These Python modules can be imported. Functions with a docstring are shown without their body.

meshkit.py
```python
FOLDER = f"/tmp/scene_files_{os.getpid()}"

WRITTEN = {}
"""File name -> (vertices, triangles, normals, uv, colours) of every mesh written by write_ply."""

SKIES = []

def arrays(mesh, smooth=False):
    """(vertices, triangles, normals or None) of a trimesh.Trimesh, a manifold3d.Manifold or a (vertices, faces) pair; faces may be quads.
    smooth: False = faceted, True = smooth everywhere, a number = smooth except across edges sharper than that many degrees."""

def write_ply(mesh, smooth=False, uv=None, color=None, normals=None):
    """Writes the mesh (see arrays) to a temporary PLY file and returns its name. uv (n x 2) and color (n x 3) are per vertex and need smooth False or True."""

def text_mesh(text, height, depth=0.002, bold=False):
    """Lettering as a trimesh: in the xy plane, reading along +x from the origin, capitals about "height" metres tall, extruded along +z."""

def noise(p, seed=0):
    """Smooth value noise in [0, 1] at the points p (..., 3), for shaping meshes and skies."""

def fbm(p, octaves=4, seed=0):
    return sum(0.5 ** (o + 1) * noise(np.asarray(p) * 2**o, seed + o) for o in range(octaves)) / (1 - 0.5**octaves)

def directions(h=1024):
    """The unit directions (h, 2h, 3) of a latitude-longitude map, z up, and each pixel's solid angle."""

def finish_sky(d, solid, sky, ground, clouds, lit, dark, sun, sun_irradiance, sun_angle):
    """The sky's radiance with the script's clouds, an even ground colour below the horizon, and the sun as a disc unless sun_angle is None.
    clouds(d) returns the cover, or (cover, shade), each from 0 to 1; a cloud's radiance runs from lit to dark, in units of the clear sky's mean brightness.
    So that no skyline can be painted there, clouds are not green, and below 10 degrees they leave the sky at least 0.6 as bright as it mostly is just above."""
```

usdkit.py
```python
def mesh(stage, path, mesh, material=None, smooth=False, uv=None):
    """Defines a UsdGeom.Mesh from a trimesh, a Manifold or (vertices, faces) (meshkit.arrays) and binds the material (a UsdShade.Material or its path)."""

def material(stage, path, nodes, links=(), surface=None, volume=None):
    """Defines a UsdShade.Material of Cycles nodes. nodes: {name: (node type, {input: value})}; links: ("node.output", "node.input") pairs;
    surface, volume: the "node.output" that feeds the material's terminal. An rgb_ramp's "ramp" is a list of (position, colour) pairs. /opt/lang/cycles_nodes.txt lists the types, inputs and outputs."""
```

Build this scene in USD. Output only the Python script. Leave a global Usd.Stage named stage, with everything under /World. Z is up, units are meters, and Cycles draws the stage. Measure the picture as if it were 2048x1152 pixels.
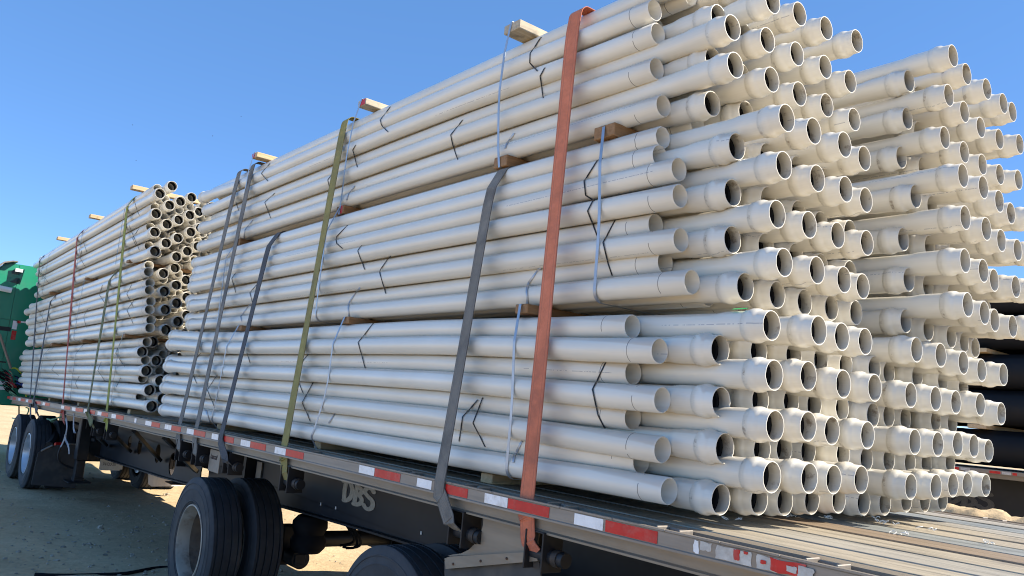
import math, random
import numpy as np, trimesh, shapely
from shapely.geometry import Polygon, LineString, Point, MultiPoint, box as sbox
import meshkit, usdkit
from pxr import Usd, UsdGeom, UsdLux, UsdShade, Gf, Sdf, Vt

random.seed(7); rng = np.random.default_rng(7)
stage = Usd.Stage.CreateInMemory()
UsdGeom.SetStageUpAxis(stage, UsdGeom.Tokens.z); UsdGeom.SetStageMetersPerUnit(stage, 1.0)
stage.SetDefaultPrim(UsdGeom.Xform.Define(stage, '/World').GetPrim())
UsdGeom.Scope.Define(stage, '/World/Looks')

# ------------------------------------------------------------------ camera, sky, sun, exposure
# x runs along the trailer towards its tail, y across it to the far side, z up; the origin is the tail of the lowest left pipe
CAM = np.array([1.988614, -2.387437, 0.251242]); FPX = 1630.41
RM = np.array([[0.628716, -0.059652, -0.775343], [0.772567, 0.161557, 0.614036], [0.088634, -0.985059, 0.147658]])
cam = UsdGeom.Camera.Define(stage, '/World/Camera')
cam.CreateHorizontalApertureAttr(36.0); cam.CreateFocalLengthAttr(36.0 * FPX / 2048)
cam.CreateClippingRangeAttr(Gf.Vec2f(0.05, 5000.0))
rows = [RM[:, 0], -RM[:, 1], -RM[:, 2]]
m4 = np.eye(4); m4[:3, :3] = rows; m4[3, :3] = CAM
cam.AddTransformOp().Set(Gf.Matrix4d(m4.tolist()))
cam.CreateExposureAttr(1.1)

SUN = np.array([0.95, 1.0, 1.03]); SUN = SUN / np.linalg.norm(SUN)
elev, azim = math.asin(SUN[2]), math.atan2(SUN[0], SUN[1])
sky_mat = usdkit.material(stage, '/World/Looks/sky_look', {
    's': ('sky_texture', {'sky_type': 'single_scattering', 'sun_disc': False, 'sun_elevation': elev, 'sun_rotation': azim,
                          'altitude': 300.0, 'air_density': 0.55, 'aerosol_density': 0.0, 'ozone_density': 2.8}),
    'h': ('hsv', {'hue': 0.5, 'saturation': 1.08}), 'm': ('mix_color', {'fac': 0.5, 'b': (0.48, 1.28, 2.9), 'use_clamp': False}), 'b': ('background_shader', {'strength': 0.14})}, [('s.color', 'h.color'), ('h.color', 'm.a'), ('m.result', 'b.color')], surface='b.background')
dome = UsdLux.DomeLight.Define(stage, '/World/sky')
UsdShade.MaterialBindingAPI.Apply(dome.GetPrim()).Bind(sky_mat)
dome.GetPrim().SetCustomDataByKey('kind', 'structure')
sun = UsdLux.DistantLight.Define(stage, '/World/sun')
sun.CreateNormalizeAttr(True); sun.CreateIntensityAttr(1.25); sun.CreateAngleAttr(0.53); sun.CreateColorAttr(Gf.Vec3f(1.0, 0.93, 0.82))
zx = SUN; xx = np.cross([0, 0, 1], zx); xx /= np.linalg.norm(xx); yx = np.cross(zx, xx)
ms = np.eye(4); ms[0, :3], ms[1, :3], ms[2, :3] = xx, yx, zx
sun.AddTransformOp().Set(Gf.Matrix4d(ms.tolist()))

# ------------------------------------------------------------------ helpers
used = {}
def path_for(name, parent='/World'):
    k = (str(parent), name); n = used.get(k, -1) + 1; used[k] = n
    return f'{parent}/{name}' + (f'_{n:03d}' if n else '')

def tag(p, label=None, cat=None, group=None, kind=None):
    p = p.GetPrim() if hasattr(p, 'GetPrim') else p
    for k, v in (('label', label), ('category', cat), ('group', group), ('kind', kind)):
        if v: p.SetCustomDataByKey(k, v)
    if label and cat and not 4 <= len(label.split()) <= 16: print('LABEL LENGTH', len(label.split()), label)
    return p

def cat_mesh(ms):
    vs, fs, n = [], [], 0
    for m in ms:
        v, f = (m.vertices, m.faces) if hasattr(m, 'faces') else m
        f = np.asarray(f)
        if f.shape[1] == 4: f = np.vstack([f[:, [0, 1, 2]], f[:, [0, 2, 3]]])
        vs.append(np.asarray(v, float)); fs.append(f + n); n += len(v)
    return np.vstack(vs), np.vstack(fs)

def put(name, mesh, mat, parent='/World', off=None, smooth=False, n=None, uv=None):
    parent = parent if isinstance(parent, str) else str(parent.GetPath())
    p = path_for(name, parent)
    if n is None:
        v, f, n = meshkit.arrays(mesh, smooth)
    else:
        v, f = mesh
    v = np.asarray(v, float) - (0 if off is None else np.asarray(off))
    g = UsdGeom.Mesh.Define(stage, p)
    g.CreatePointsAttr(Vt.Vec3fArray.FromNumpy(np.ascontiguousarray(v, np.float32)))
    g.CreateFaceVertexCountsAttr(Vt.IntArray.FromNumpy(np.full(len(f), 3, np.int32)))
    g.CreateFaceVertexIndicesAttr(Vt.IntArray.FromNumpy(np.ascontiguousarray(f, np.int32).ravel()))
    g.CreateSubdivisionSchemeAttr('none')
    if n is not None:
        g.CreateNormalsAttr(Vt.Vec3fArray.FromNumpy(np.ascontiguousarray(n, np.float32))); g.SetNormalsInterpolation('vertex')
    if uv is not None:
        UsdGeom.PrimvarsAPI(g).CreatePrimvar('st', Sdf.ValueTypeNames.TexCoord2fArray, 'vertex').Set(Vt.Vec2fArray.FromNumpy(np.ascontiguousarray(uv, np.float32)))
    UsdShade.MaterialBindingAPI.Apply(g.GetPrim()).Bind(mat)
    return g.GetPrim()

class Thing:
    def __init__(s, name, label, cat, loc=(0, 0, 0), group=None):
        s.loc = np.array(loc, float)
        x = UsdGeom.Xform.Define(stage, path_for(name)); x.AddTranslateOp().Set(Gf.Vec3d(*map(float, loc)))
        s.prim = tag(x.GetPrim(), label, cat, group)
    def add(s, name, mesh, mat, parent=None, label=None, **k):
        p = put(name, mesh, mat, parent or s.prim, off=s.loc, **k)
        if label: p.SetCustomDataByKey('label', label)
        return p

def solo(name, mesh, mat, label, cat, group=None, **k):
    return tag(put(name, mesh, mat, **k), label, cat, group)

ZO = np.array([[-30, -.45], [-16, -.19], [-14.1, -.163], [-11.7, -.121], [-9.7, -.089], [-8.3, -.061], [-7.5, -.048], [-6.7, -.037], [-5.9, -.031],
               [-5, -.018], [-4.1, -.010], [-3, -.004], [-2, 0], [10, 0]])
def zoff(x): return np.interp(x, ZO[:, 0], ZO[:, 1])        # the long deck bends down a little towards the truck
def bend(m):
    v, f = (m.vertices, m.faces) if hasattr(m, 'faces') else m
    v = np.array(v, float); v[:, 2] += zoff(v[:, 0]); return v, np.asarray(f)

def bx(x0, x1, y0, y1, z0, z1):
    b = trimesh.creation.box((abs(x1 - x0), abs(y1 - y0), abs(z1 - z0)))
    b.apply_translation(((x0 + x1) / 2, (y0 + y1) / 2, (z0 + z1) / 2)); return b

def bev(x0, x1, y0, y1, z0, z1, r=.004):
    """A box with chamfered edges."""
    c = np.array([(x0 + x1) / 2, (y0 + y1) / 2, (z0 + z1) / 2]); h = np.abs([x1 - x0, y1 - y0, z1 - z0]) / 2
    r = min(r, h.min() * .6); pts = []
    for sx in (-1, 1):
        for sy in (-1, 1):
            for sz in (-1, 1):
                s = np.array([sx, sy, sz])
                for k in range(3):
                    q = h - r; q[k] = h[k]; pts.append(c + s * q)
    return trimesh.convex.convex_hull(np.array(pts))

def sweep_x(poly, xs):
    """Extrudes a closed (y, z) outline along x through the stations xs."""
    poly = np.asarray(poly, float); k = len(poly); xs = np.asarray(xs, float)
    v = np.array([[x, y, z] for x in xs for y, z in poly]); f = []
    for i in range(len(xs) - 1):
        for j in range(k):
            a, b = i * k + j, i * k + (j + 1) % k
            f += [[a, b, b + k], [a, b + k, a + k]]
    tri = trimesh.creation.triangulate_polygon(Polygon(poly), engine='earcut')
    # caps: the triangulation's own vertices
    for x in (xs[0], xs[-1]):
        n = len(v); v = np.vstack([v, np.column_stack([np.full(len(tri[0]), x), tri[0]])])
        t = np.asarray(tri[1]) + n; f += (t if x == xs[0] else t[:, ::-1]).tolist()
    m = trimesh.Trimesh(v, np.array(f), process=False); m.merge_vertices(); m.fix_normals(); return m

def rect(y0, y1, z0, z1): return [(y0, z0), (y1, z0), (y1, z1), (y0, z1)]
def xz_plate(poly, y0, y1):
    """A polygon in (x, z) given thickness from y0 to y1."""
    m = trimesh.creation.extrude_polygon(poly, abs(y1 - y0), engine='earcut'); v = m.vertices.copy()
    m.vertices = np.column_stack([v[:, 0], min(y0, y1) + v[:, 2], v[:, 1]]); m.fix_normals(); return m

def tube(pts, r, sides=8, closed=False, caps=True):
    p = np.asarray(pts, float); n = len(p)
    t = np.roll(p, -1, 0) - np.roll(p, 1, 0) if closed else np.gradient(p, axis=0)
    t /= np.linalg.norm(t, axis=1, keepdims=True) + 1e-12
    a = np.cross(t[0], [0, 0, 1.0] if abs(t[0, 2]) < .9 else [1.0, 0, 0]); A = []
    for i in range(n):
        a = a - t[i] * a.dot(t[i]); a = a / (np.linalg.norm(a) + 1e-12); A.append(a)
    A = np.array(A); B = np.cross(t, A); th = np.arange(sides) * 2 * np.pi / sides
    rr = np.broadcast_to(r, (n,))[:, None, None]
    v = (p[:, None] + rr * (np.cos(th)[None, :, None] * A[:, None] + np.sin(th)[None, :, None] * B[:, None])).reshape(-1, 3); f = []
    for i in range(n if closed else n - 1):
        i2 = (i + 1) % n
        for j in range(sides):
            j2 = (j + 1) % sides
            f += [[i * sides + j, i * sides + j2, i2 * sides + j2], [i * sides + j, i2 * sides + j2, i2 * sides + j]]
    if caps and not closed:
        for i, rev in ((0, True), (n - 1, False)):
            v = np.vstack([v, p[i]]); c = len(v) - 1
            for j in range(sides):
                q = [i * sides + j, i * sides + (j + 1) % sides, c]; f.append(q[::-1] if rev else q)
    m = trimesh.Trimesh(v, np.array(f), process=False); m.fix_normals(); return m

def spline(pts, n=24):
    from scipy.interpolate import CubicSpline
    p = np.asarray(pts, float); d = np.r_[0, np.cumsum(np.linalg.norm(np.diff(p, axis=0), axis=1))]
    return CubicSpline(d, p)(np.linspace(0, d[-1], n))

def ribbon(pts, widths_dir, w, th):
    """A flat webbing strip through pts; widths_dir gives the direction of its width at each point."""
    p = np.asarray(pts, float); d = np.asarray(widths_dir, float); d = np.broadcast_to(d, p.shape).copy()
    t = np.gradient(p, axis=0); t /= np.linalg.norm(t, axis=1, keepdims=True) + 1e-12
    d -= t * (d * t).sum(1, keepdims=True); d /= np.linalg.norm(d, axis=1, keepdims=True) + 1e-12
    nrm = np.cross(t, d); w = np.broadcast_to(w, (len(p),))[:, None]
    q = np.stack([p - d * w / 2 - nrm * th / 2, p + d * w / 2 - nrm * th / 2, p + d * w / 2 + nrm * th / 2, p - d * w / 2 + nrm * th / 2], 1)
    v = q.reshape(-1, 3); f = []
    for i in range(len(p) - 1):
        for j in range(4):
            a, b = i * 4 + j, i * 4 + (j + 1) % 4
            f += [[a, b, b + 4], [a, b + 4, a + 4]]
    e = (len(p) - 1) * 4; f += [[0, 2, 1], [0, 3, 2], [e, e + 1, e + 2], [e, e + 2, e + 3]]
    m = trimesh.Trimesh(v, np.array(f), process=False); m.fix_normals(); return m

def web_uv(m, n):
    """st for a ribbon of n stations: across the web and metres along it."""
    v = np.asarray(m.vertices)[:4 * n].reshape(n, 4, 3); c = v.mean(1); d = np.r_[0, np.cumsum(np.linalg.norm(np.diff(c, axis=0), axis=1))]
    return np.stack([np.tile([0., 1., 1., 0.], (n, 1)), np.repeat(d[:, None], 4, 1)], -1).reshape(-1, 2)

def revolve_y(profile, c, sides=48):
    """Revolves (radius, y) pairs about the y axis through c."""
    pr = np.asarray(profile, float); k = len(pr); th = np.arange(sides) * 2 * np.pi / sides
    v = np.stack([np.outer(np.cos(th), pr[:, 0]), np.broadcast_to(pr[:, 1], (sides, k)), np.outer(np.sin(th), pr[:, 0])], -1).reshape(-1, 3); f = []
    for i in range(sides):
        i2 = (i + 1) % sides
        for j in range(k - 1):
            f += [[i * k + j, i * k + j + 1, i2 * k + j + 1], [i * k + j, i2 * k + j + 1, i2 * k + j]]
    m = trimesh.Trimesh(v + np.asarray(c), np.array(f), process=False)
    # outward where the profile runs clockwise: decided by the first vertex fan
    return m

def ray(x, y):
    return RM @ np.array([(x - 1024) / FPX, (y - 576) / FPX, 1.0])
def at(x, y, Y):
    """The point where the line of sight through a pixel of the photograph meets the upright plane y = Y."""
    v = ray(x, y); return CAM + v * (Y - CAM[1]) / v[1]
def at_z(x, y, Z):
    v = ray(x, y); return CAM + v * (Z - CAM[2]) / v[2]
def at_x(x, y, X):
    v = ray(x, y); return CAM + v * (X - CAM[0]) / v[0]

# ------------------------------------------------------------------ materials
def look(name, color, rough=.6, metal=0., var=.15, scale=6., bump=0., bscale=60., spec=.5, dark=None, detail=6., stretch=None, dirt=None, dirt_scale=2.5, dirt_amt=.5):
    N = {'g': ('geometry', {}), 'n': ('noise_texture', {'scale': scale, 'detail': detail, 'roughness': .6}),
         'r': ('rgb_ramp', {'ramp': [(.3, tuple(c * (1 - var) for c in color)), (.7, tuple(min(1, c * (1 + var)) for c in color))]}),
         'p': ('principled_bsdf', {'roughness': rough, 'metallic': metal, 'specular_ior_level': spec})}
    L = []
    if stretch:
        N['m'] = ('mapping', {'scale': stretch}); L += [('g.position', 'm.vector')]; src = 'm.vector'
    else: src = 'g.position'
    L += [(src, 'n.vector'), ('n.fac', 'r.fac')]
    col = 'r.color'
    if dirt:
        N['dn'] = ('noise_texture', {'scale': dirt_scale, 'detail': 8., 'roughness': .65})
        N['dr'] = ('map_range', {'from_min': .5, 'from_max': .68, 'to_min': 0., 'to_max': dirt_amt, 'clamp': True})
        N['dm'] = ('mix_color', {'b': dirt})
        L += [('g.position', 'dn.vector'), ('dn.fac', 'dr.value'), ('dr.result', 'dm.fac'), (col, 'dm.a')]; col = 'dm.result'
    L += [(col, 'p.base_color')]
    if bump:
        N['bn'] = ('noise_texture', {'scale': bscale, 'detail': 6.}); N['b'] = ('bump', {'strength': bump, 'distance': .01})
        L += [(src, 'bn.vector'), ('bn.fac', 'b.height'), ('b.normal', 'p.normal')]
    return usdkit.material(stage, '/World/Looks/' + name, N, L, surface='p.BSDF')

def math_node(op, **k): return ('math', dict(math_type=op, **k))
def pipe_look():
    """White pipe plastic: printed lettering line and the black insertion mark near the plain end (st.x = metres from that end, st.y = turns round the pipe)."""
    N = {'t': ('texture_coordinate', {}), 'x': ('separate_xyz', {}), 'g': ('geometry', {}), 'o': ('object_info', {}),
         'n1': ('noise_texture', {'scale': 1.7, 'detail': 7., 'roughness': .6}),
         'base': ('rgb_ramp', {'ramp': [(.3, (.625, .585, .50)), (.72, (.70, .672, .595))]}),
         # long scuffs along the pipe
         'sm': ('mapping', {'scale': (1.6, 26., 1.)}), 'sn': ('noise_texture', {'scale': 5., 'detail': 5., 'roughness': .7}),
         'sr': ('map_range', {'from_min': .60, 'from_max': .74, 'to_min': 0., 'to_max': .34, 'clamp': True}), 'smix': ('mix_color', {'b': (.42, .38, .32)}),
         # printed line
         'fv': math_node('fraction'), 'pv': math_node('subtract', value2=.5), 'pa': math_node('absolute'), 'pl': math_node('less_than', value2=.0052),
         'gm': ('combine_xyz', {}), 'gn': ('noise_texture', {'scale': 1.1, 'detail': 0.}), 'gl': math_node('greater_than', value2=.54),
         'fn': ('noise_texture', {'scale': 90., 'detail': 1.}), 'fl': math_node('greater_than', value2=.47),
         'pm': math_node('multiply'), 'pm2': math_node('multiply'), 'pm3': math_node('multiply', value2=.5), 'pmix': ('mix_color', {'b': (.10, .11, .15)}),
         # insertion mark
         'wn': ('noise_texture', {'scale': 3., 'detail': 2.}), 'wm': ('combine_xyz', {}), 'wo': math_node('multiply_add', value2=.008),
         'off': math_node('multiply_add', value2=.03, value3=.105),
         'us': math_node('subtract'), 'ua': math_node('absolute'), 'ul': math_node('less_than', value2=.0016),
         'gn2': ('noise_texture', {'scale': 2.2, 'detail': 1.}), 'gl2': math_node('greater_than', value2=.42), 'um': math_node('multiply'), 'um2': math_node('multiply', value2=.85), 'umix': ('mix_color', {'b': (.03, .03, .035)}),
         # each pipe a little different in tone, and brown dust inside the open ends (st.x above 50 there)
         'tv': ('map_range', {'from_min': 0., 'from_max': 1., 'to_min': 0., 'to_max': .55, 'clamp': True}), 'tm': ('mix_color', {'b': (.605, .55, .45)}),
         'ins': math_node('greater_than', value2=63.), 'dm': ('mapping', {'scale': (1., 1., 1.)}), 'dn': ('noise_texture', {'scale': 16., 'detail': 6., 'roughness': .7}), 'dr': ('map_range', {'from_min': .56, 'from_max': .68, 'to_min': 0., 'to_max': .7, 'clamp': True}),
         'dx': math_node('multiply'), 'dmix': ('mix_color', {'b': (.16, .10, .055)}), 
         'p': ('principled_bsdf', {'roughness': .3, 'specular_ior_level': .62}),
         'rn': ('map_range', {'from_min': .3, 'from_max': .7, 'to_min': .23, 'to_max': .38, 'clamp': True})}
    L = [('t.UV', 'x.vector'), ('g.position', 'n1.vector'), ('n1.fac', 'base.fac'),
         ('t.UV', 'sm.vector'), ('sm.vector', 'sn.vector'), ('sn.fac', 'sr.value'), ('sr.result', 'smix.fac'), ('o.random', 'tv.value'), ('tv.result', 'tm.fac'), ('base.color', 'tm.a'), ('tm.result', 'smix.a'),
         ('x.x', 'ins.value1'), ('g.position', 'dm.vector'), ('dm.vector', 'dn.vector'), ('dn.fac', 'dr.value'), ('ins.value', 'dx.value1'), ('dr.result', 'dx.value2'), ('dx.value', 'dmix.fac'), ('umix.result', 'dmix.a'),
         ('x.y', 'fv.value1'), ('fv.value', 'pv.value1'), ('pv.value', 'pa.value1'), ('pa.value', 'pl.value1'),
         ('x.x', 'gm.x'), ('o.random', 'gm.y'), ('gm.vector', 'gn.vector'), ('gn.fac', 'gl.value1'), ('gm.vector', 'fn.vector'), ('fn.fac', 'fl.value1'),
         ('pl.value', 'pm.value1'), ('gl.value', 'pm.value2'), ('pm.value', 'pm2.value1'), ('fl.value', 'pm2.value2'), ('pm2.value', 'pm3.value1'), ('pm3.value', 'pmix.fac'), ('smix.result', 'pmix.a'),
         ('x.y', 'wm.x'), ('o.random', 'wm.y'), ('wm.vector', 'wn.vector'), ('o.random', 'off.value1'), ('wn.fac', 'wo.value1'), ('off.value', 'wo.value3'),
         ('x.x', 'us.value1'), ('wo.value', 'us.value2'), ('us.value', 'ua.value1'), ('ua.value', 'ul.value1'), ('wm.vector', 'gn2.vector'), ('gn2.fac', 'gl2.value1'),
         ('ul.value', 'um.value1'), ('gl2.value', 'um.value2'), ('um.value', 'um2.value1'), ('um2.value', 'umix.fac'), ('pmix.result', 'umix.a'),
         ('dmix.result', 'p.base_color'), ('sn.fac', 'rn.value'), ('rn.result', 'p.roughness')]
    return usdkit.material(stage, '/World/Looks/white_plastic', N, L, surface='p.BSDF')

M = {'pvc': pipe_look(),
     'rubber': look('black_rubber', (.008, .008, .009), .75, var=.2, spec=.15),
     'tyre': look('tyre_rubber', (.022, .023, .026), .75, var=.3, scale=9, bump=.15, bscale=120, dirt=(.10, .085, .065), dirt_amt=.45),
     'alu': look('weathered_aluminium', (.235, .202, .165), .5, .35, var=.14, scale=5, stretch=(.6, 8, 8), dirt=(.20, .155, .11), dirt_amt=.6, bump=.05),
     'alu_low': look('dusty_aluminium', (.215, .178, .132), .55, .3, var=.15, scale=4, stretch=(.5, 6, 6), dirt=(.20, .15, .10), dirt_amt=.7),
     'rust_alu': look('stained_aluminium', (.27, .235, .195), .6, .3, var=.2, scale=7, dirt=(.12, .085, .055), dirt_amt=.6),
     'steel_black': look('black_steel_paint', (.012, .013, .015), .5, var=.3, scale=5, dirt=(.045, .038, .03), dirt_amt=.45, spec=.35),
     'beam': look('black_beam_paint', (.014, .015, .018), .42, var=.3, scale=3, dirt=(.03, .026, .022), dirt_amt=.4, spec=.25),
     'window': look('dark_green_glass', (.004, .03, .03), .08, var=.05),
     'cap': look('greasy_steel', (.05, .04, .032), .6, .3, var=.4, scale=20),
     'bolt': look('rusty_steel', (.10, .06, .04), .7, .3, var=.4, scale=20),
     'galv': look('galvanised_band', (.40, .42, .45), .42, .8, var=.12, scale=14),
     'band_dark': look('blued_steel_band', (.14, .16, .19), .32, .8, var=.2, scale=14),
     'red_tape': look('red_reflective_tape', (.48, .018, .014), .38, spec=.3, var=.14, scale=25, dirt=(.32, .20, .16), dirt_scale=14, dirt_amt=.35),
     'white_tape': look('white_reflective_tape', (.72, .72, .71), .3, var=.08, scale=25, dirt=(.45, .40, .34), dirt_scale=18, dirt_amt=.55),
     'old_tape': look('weathered_tape_backing', (.46, .43, .38), .6, var=.2, scale=30, dirt=(.25, .2, .15), dirt_scale=20, dirt_amt=.5),
     'green_paint': look('green_truck_paint', (.016, .22, .125), .3, var=.08, scale=2, dirt=(.08, .20, .15), dirt_scale=1.5, dirt_amt=.35),
     'seam': look('dark_green_seam', (.004, .05, .03), .5),
     'white_paint': look('white_paint', (.75, .75, .72), .4, var=.06),
     'rim': look('worn_white_rim', (.38, .335, .27), .5, .2, var=.15, scale=8, dirt=(.13, .08, .05), dirt_scale=7, dirt_amt=.75),
     'barrel': look('shaded_rusty_rim_barrel', (.17, .13, .095), .65, .1, var=.3, scale=9, dirt=(.03, .022, .016), dirt_scale=6, dirt_amt=.85),  # rust brown, with the shade deep inside the rim painted in as darker colour
     'rim_alu': look('bright_rim', (.62, .63, .65), .35, .7, var=.1, dirt=(.35, .32, .28)),
     'letters': look('beige_brushed_letters', (.27, .245, .20), .7, var=.2, scale=40),
     'letters_dim': look('dim_brushed_letters', (.075, .066, .052), .8, var=.3, scale=30),  # darker copy of the beige letter colour, for the second trailer
     'ink': look('dark_ink', (.05, .03, .03), .7),
     'placard': look('dusty_placard', (.24, .20, .155), .6, .1, var=.12, scale=20),
     'plate': look('licence_plate', (.55, .55, .50), .4, var=.1, scale=30),
     'orange': None, 'red_lamp': look('red_lens', (.45, .01, .01), .2),
     'yellow_hose': look('yellow_hose', (.45, .50, .03), .4), 'red_hose': look('red_hose', (.40, .03, .04), .4), 'blue_hose': look('blue_hose', (.03, .08, .30), .4),
     'green_wire': look('pale_green_wire', (.28, .55, .36), .5), 'rag': look('frayed_grey_web', (.30, .30, .31), .9, var=.3, scale=60),
     'tie': look('black_plastic_tie', (.012, .012, .014), .35), 'green_tag': look('green_tag', (.03, .42, .10), .5),
     'curl': look('white_plastic_shaving', (.82, .80, .74), .4), 'black_pipe': look('black_polyethylene', (.007, .007, .008), .6, spec=.2, var=.3, scale=1.5),
     'flap': look('dusty_mud_flap', (.040, .038, .036), .7, var=.3, scale=5, dirt=(.12, .10, .075), dirt_amt=.5),
     'white_flap': look('white_mud_flap', (.62, .60, .57), .5, var=.08, scale=6, stretch=(1, 9, .6), dirt=(.42, .36, .28), dirt_amt=.5),
     'bird': look('bird_feathers', (.03, .03, .035), .8)}

def web_look(name, color, dark):
    """Woven webbing: cross threads, two darker stripes and rubbed edges (st.x runs across it), grime along its length."""
    N = {'t': ('texture_coordinate', {}), 'x': ('separate_xyz', {}), 'g': ('geometry', {}),
         'n': ('noise_texture', {'scale': 9., 'detail': 8., 'roughness': .7}), 'r': ('rgb_ramp', {'ramp': [(.30, tuple(c * .72 for c in color)), (.55, color), (.78, tuple(min(1, c * 1.2 + .02) for c in color))]}),
         'd': ('noise_texture', {'scale': 3.5, 'detail': 7., 'roughness': .65}), 'dr': ('map_range', {'from_min': .52, 'from_max': .68, 'to_min': 0., 'to_max': .75, 'clamp': True}), 'dm': ('mix_color', {'b': dark}),
         'c': math_node('subtract', value2=.5), 'ca': math_node('absolute'), 'e': ('map_range', {'from_min': .40, 'from_max': .49, 'to_min': 0., 'to_max': .7, 'clamp': True}), 'em': ('mix_color', {'b': dark}),
         's': math_node('subtract', value2=.31), 'sa': math_node('absolute'), 'sl': math_node('less_than', value2=.022), 'sw': math_node('multiply', value2=.45), 'sm': ('mix_color', {'b': dark}),
         'wy': math_node('multiply', value2=2 * math.pi / .0045), 'ws': math_node('sine'), 'wx': math_node('multiply', value2=2 * math.pi * 17), 'wxs': math_node('sine'), 'wa': math_node('multiply'),
         'b': ('bump', {'strength': .6, 'distance': .002}), 'p': ('principled_bsdf', {'roughness': .82, 'specular_ior_level': .25, 'sheen_weight': .15})}
    L = [('t.UV', 'x.vector'), ('g.position', 'n.vector'), ('n.fac', 'r.fac'), ('g.position', 'd.vector'), ('d.fac', 'dr.value'), ('dr.result', 'dm.fac'), ('r.color', 'dm.a'),
         ('x.x', 'c.value1'), ('c.value', 'ca.value1'), ('ca.value', 'e.value'), ('e.result', 'em.fac'), ('dm.result', 'em.a'), ('ca.value', 's.value1'), ('s.value', 'sa.value1'), ('sa.value', 'sl.value1'), ('sl.value', 'sw.value1'), ('sw.value', 'sm.fac'), ('em.result', 'sm.a'),
         ('sm.result', 'p.base_color'), ('x.y', 'wy.value1'), ('wy.value', 'ws.value1'), ('x.x', 'wx.value1'), ('wx.value', 'wxs.value1'), ('ws.value', 'wa.value1'), ('wxs.value', 'wa.value2'), ('wa.value', 'b.height'), ('b.normal', 'p.normal')]
    return usdkit.material(stage, '/World/Looks/' + name, N, L, surface='p.BSDF')
WEB = {'orange': web_look('orange_webbing', (.66, .185, .085), (.34, .10, .055)), 'grey': web_look('grey_webbing', (.20, .178, .145), (.07, .066, .062)),
       'dark': web_look('charcoal_webbing', (.062, .062, .066), (.03, .03, .032)), 'yellow': web_look('yellow_webbing', (.30, .245, .055), (.14, .12, .05)),
       'lime': web_look('lime_webbing', (.33, .33, .035), (.13, .13, .03)), 'olive': web_look('olive_webbing', (.15, .15, .045), (.06, .06, .03)),
       'red': web_look('red_webbing', (.44, .07, .035), (.10, .03, .03))}

def wood_look(name, c1, c2):
    N = {'g': ('geometry', {}), 'm': ('mapping', {'scale': (14., 1.6, 14.)}), 'n': ('noise_texture', {'scale': 4., 'detail': 7., 'roughness': .65, 'distortion': .6}),
         'r': ('rgb_ramp', {'ramp': [(.28, c1), (.5, tuple((a + b) / 2 for a, b in zip(c1, c2))), (.72, c2)]}), 'k': ('noise_texture', {'scale': 9., 'detail': 4.}),
         'kr': ('map_range', {'from_min': .6, 'from_max': .72, 'to_min': 0., 'to_max': .55, 'clamp': True}), 'mx': ('mix_color', {'b': tuple(c * .35 for c in c1)}),
         'b': ('bump', {'strength': .35, 'distance': .004}), 'p': ('principled_bsdf', {'roughness': .75, 'specular_ior_level': .25})}
    return usdkit.material(stage, '/World/Looks/' + name, N, [('g.position', 'm.vector'), ('m.vector', 'n.vector'), ('n.fac', 'r.fac'), ('g.position', 'k.vector'), ('k.fac', 'kr.value'),
        ('kr.result', 'mx.fac'), ('r.color', 'mx.a'), ('mx.result', 'p.base_color'), ('n.fac', 'b.height'), ('b.normal', 'p.normal')], surface='p.BSDF')
WOOD = {'pine': wood_look('pine_timber', (.40, .27, .14), (.58, .43, .25)), 'brown': wood_look('brown_timber', (.20, .105, .045), (.33, .19, .09)), 'grey': wood_look('weathered_timber', (.30, .25, .18), (.52, .44, .32))}

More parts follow.
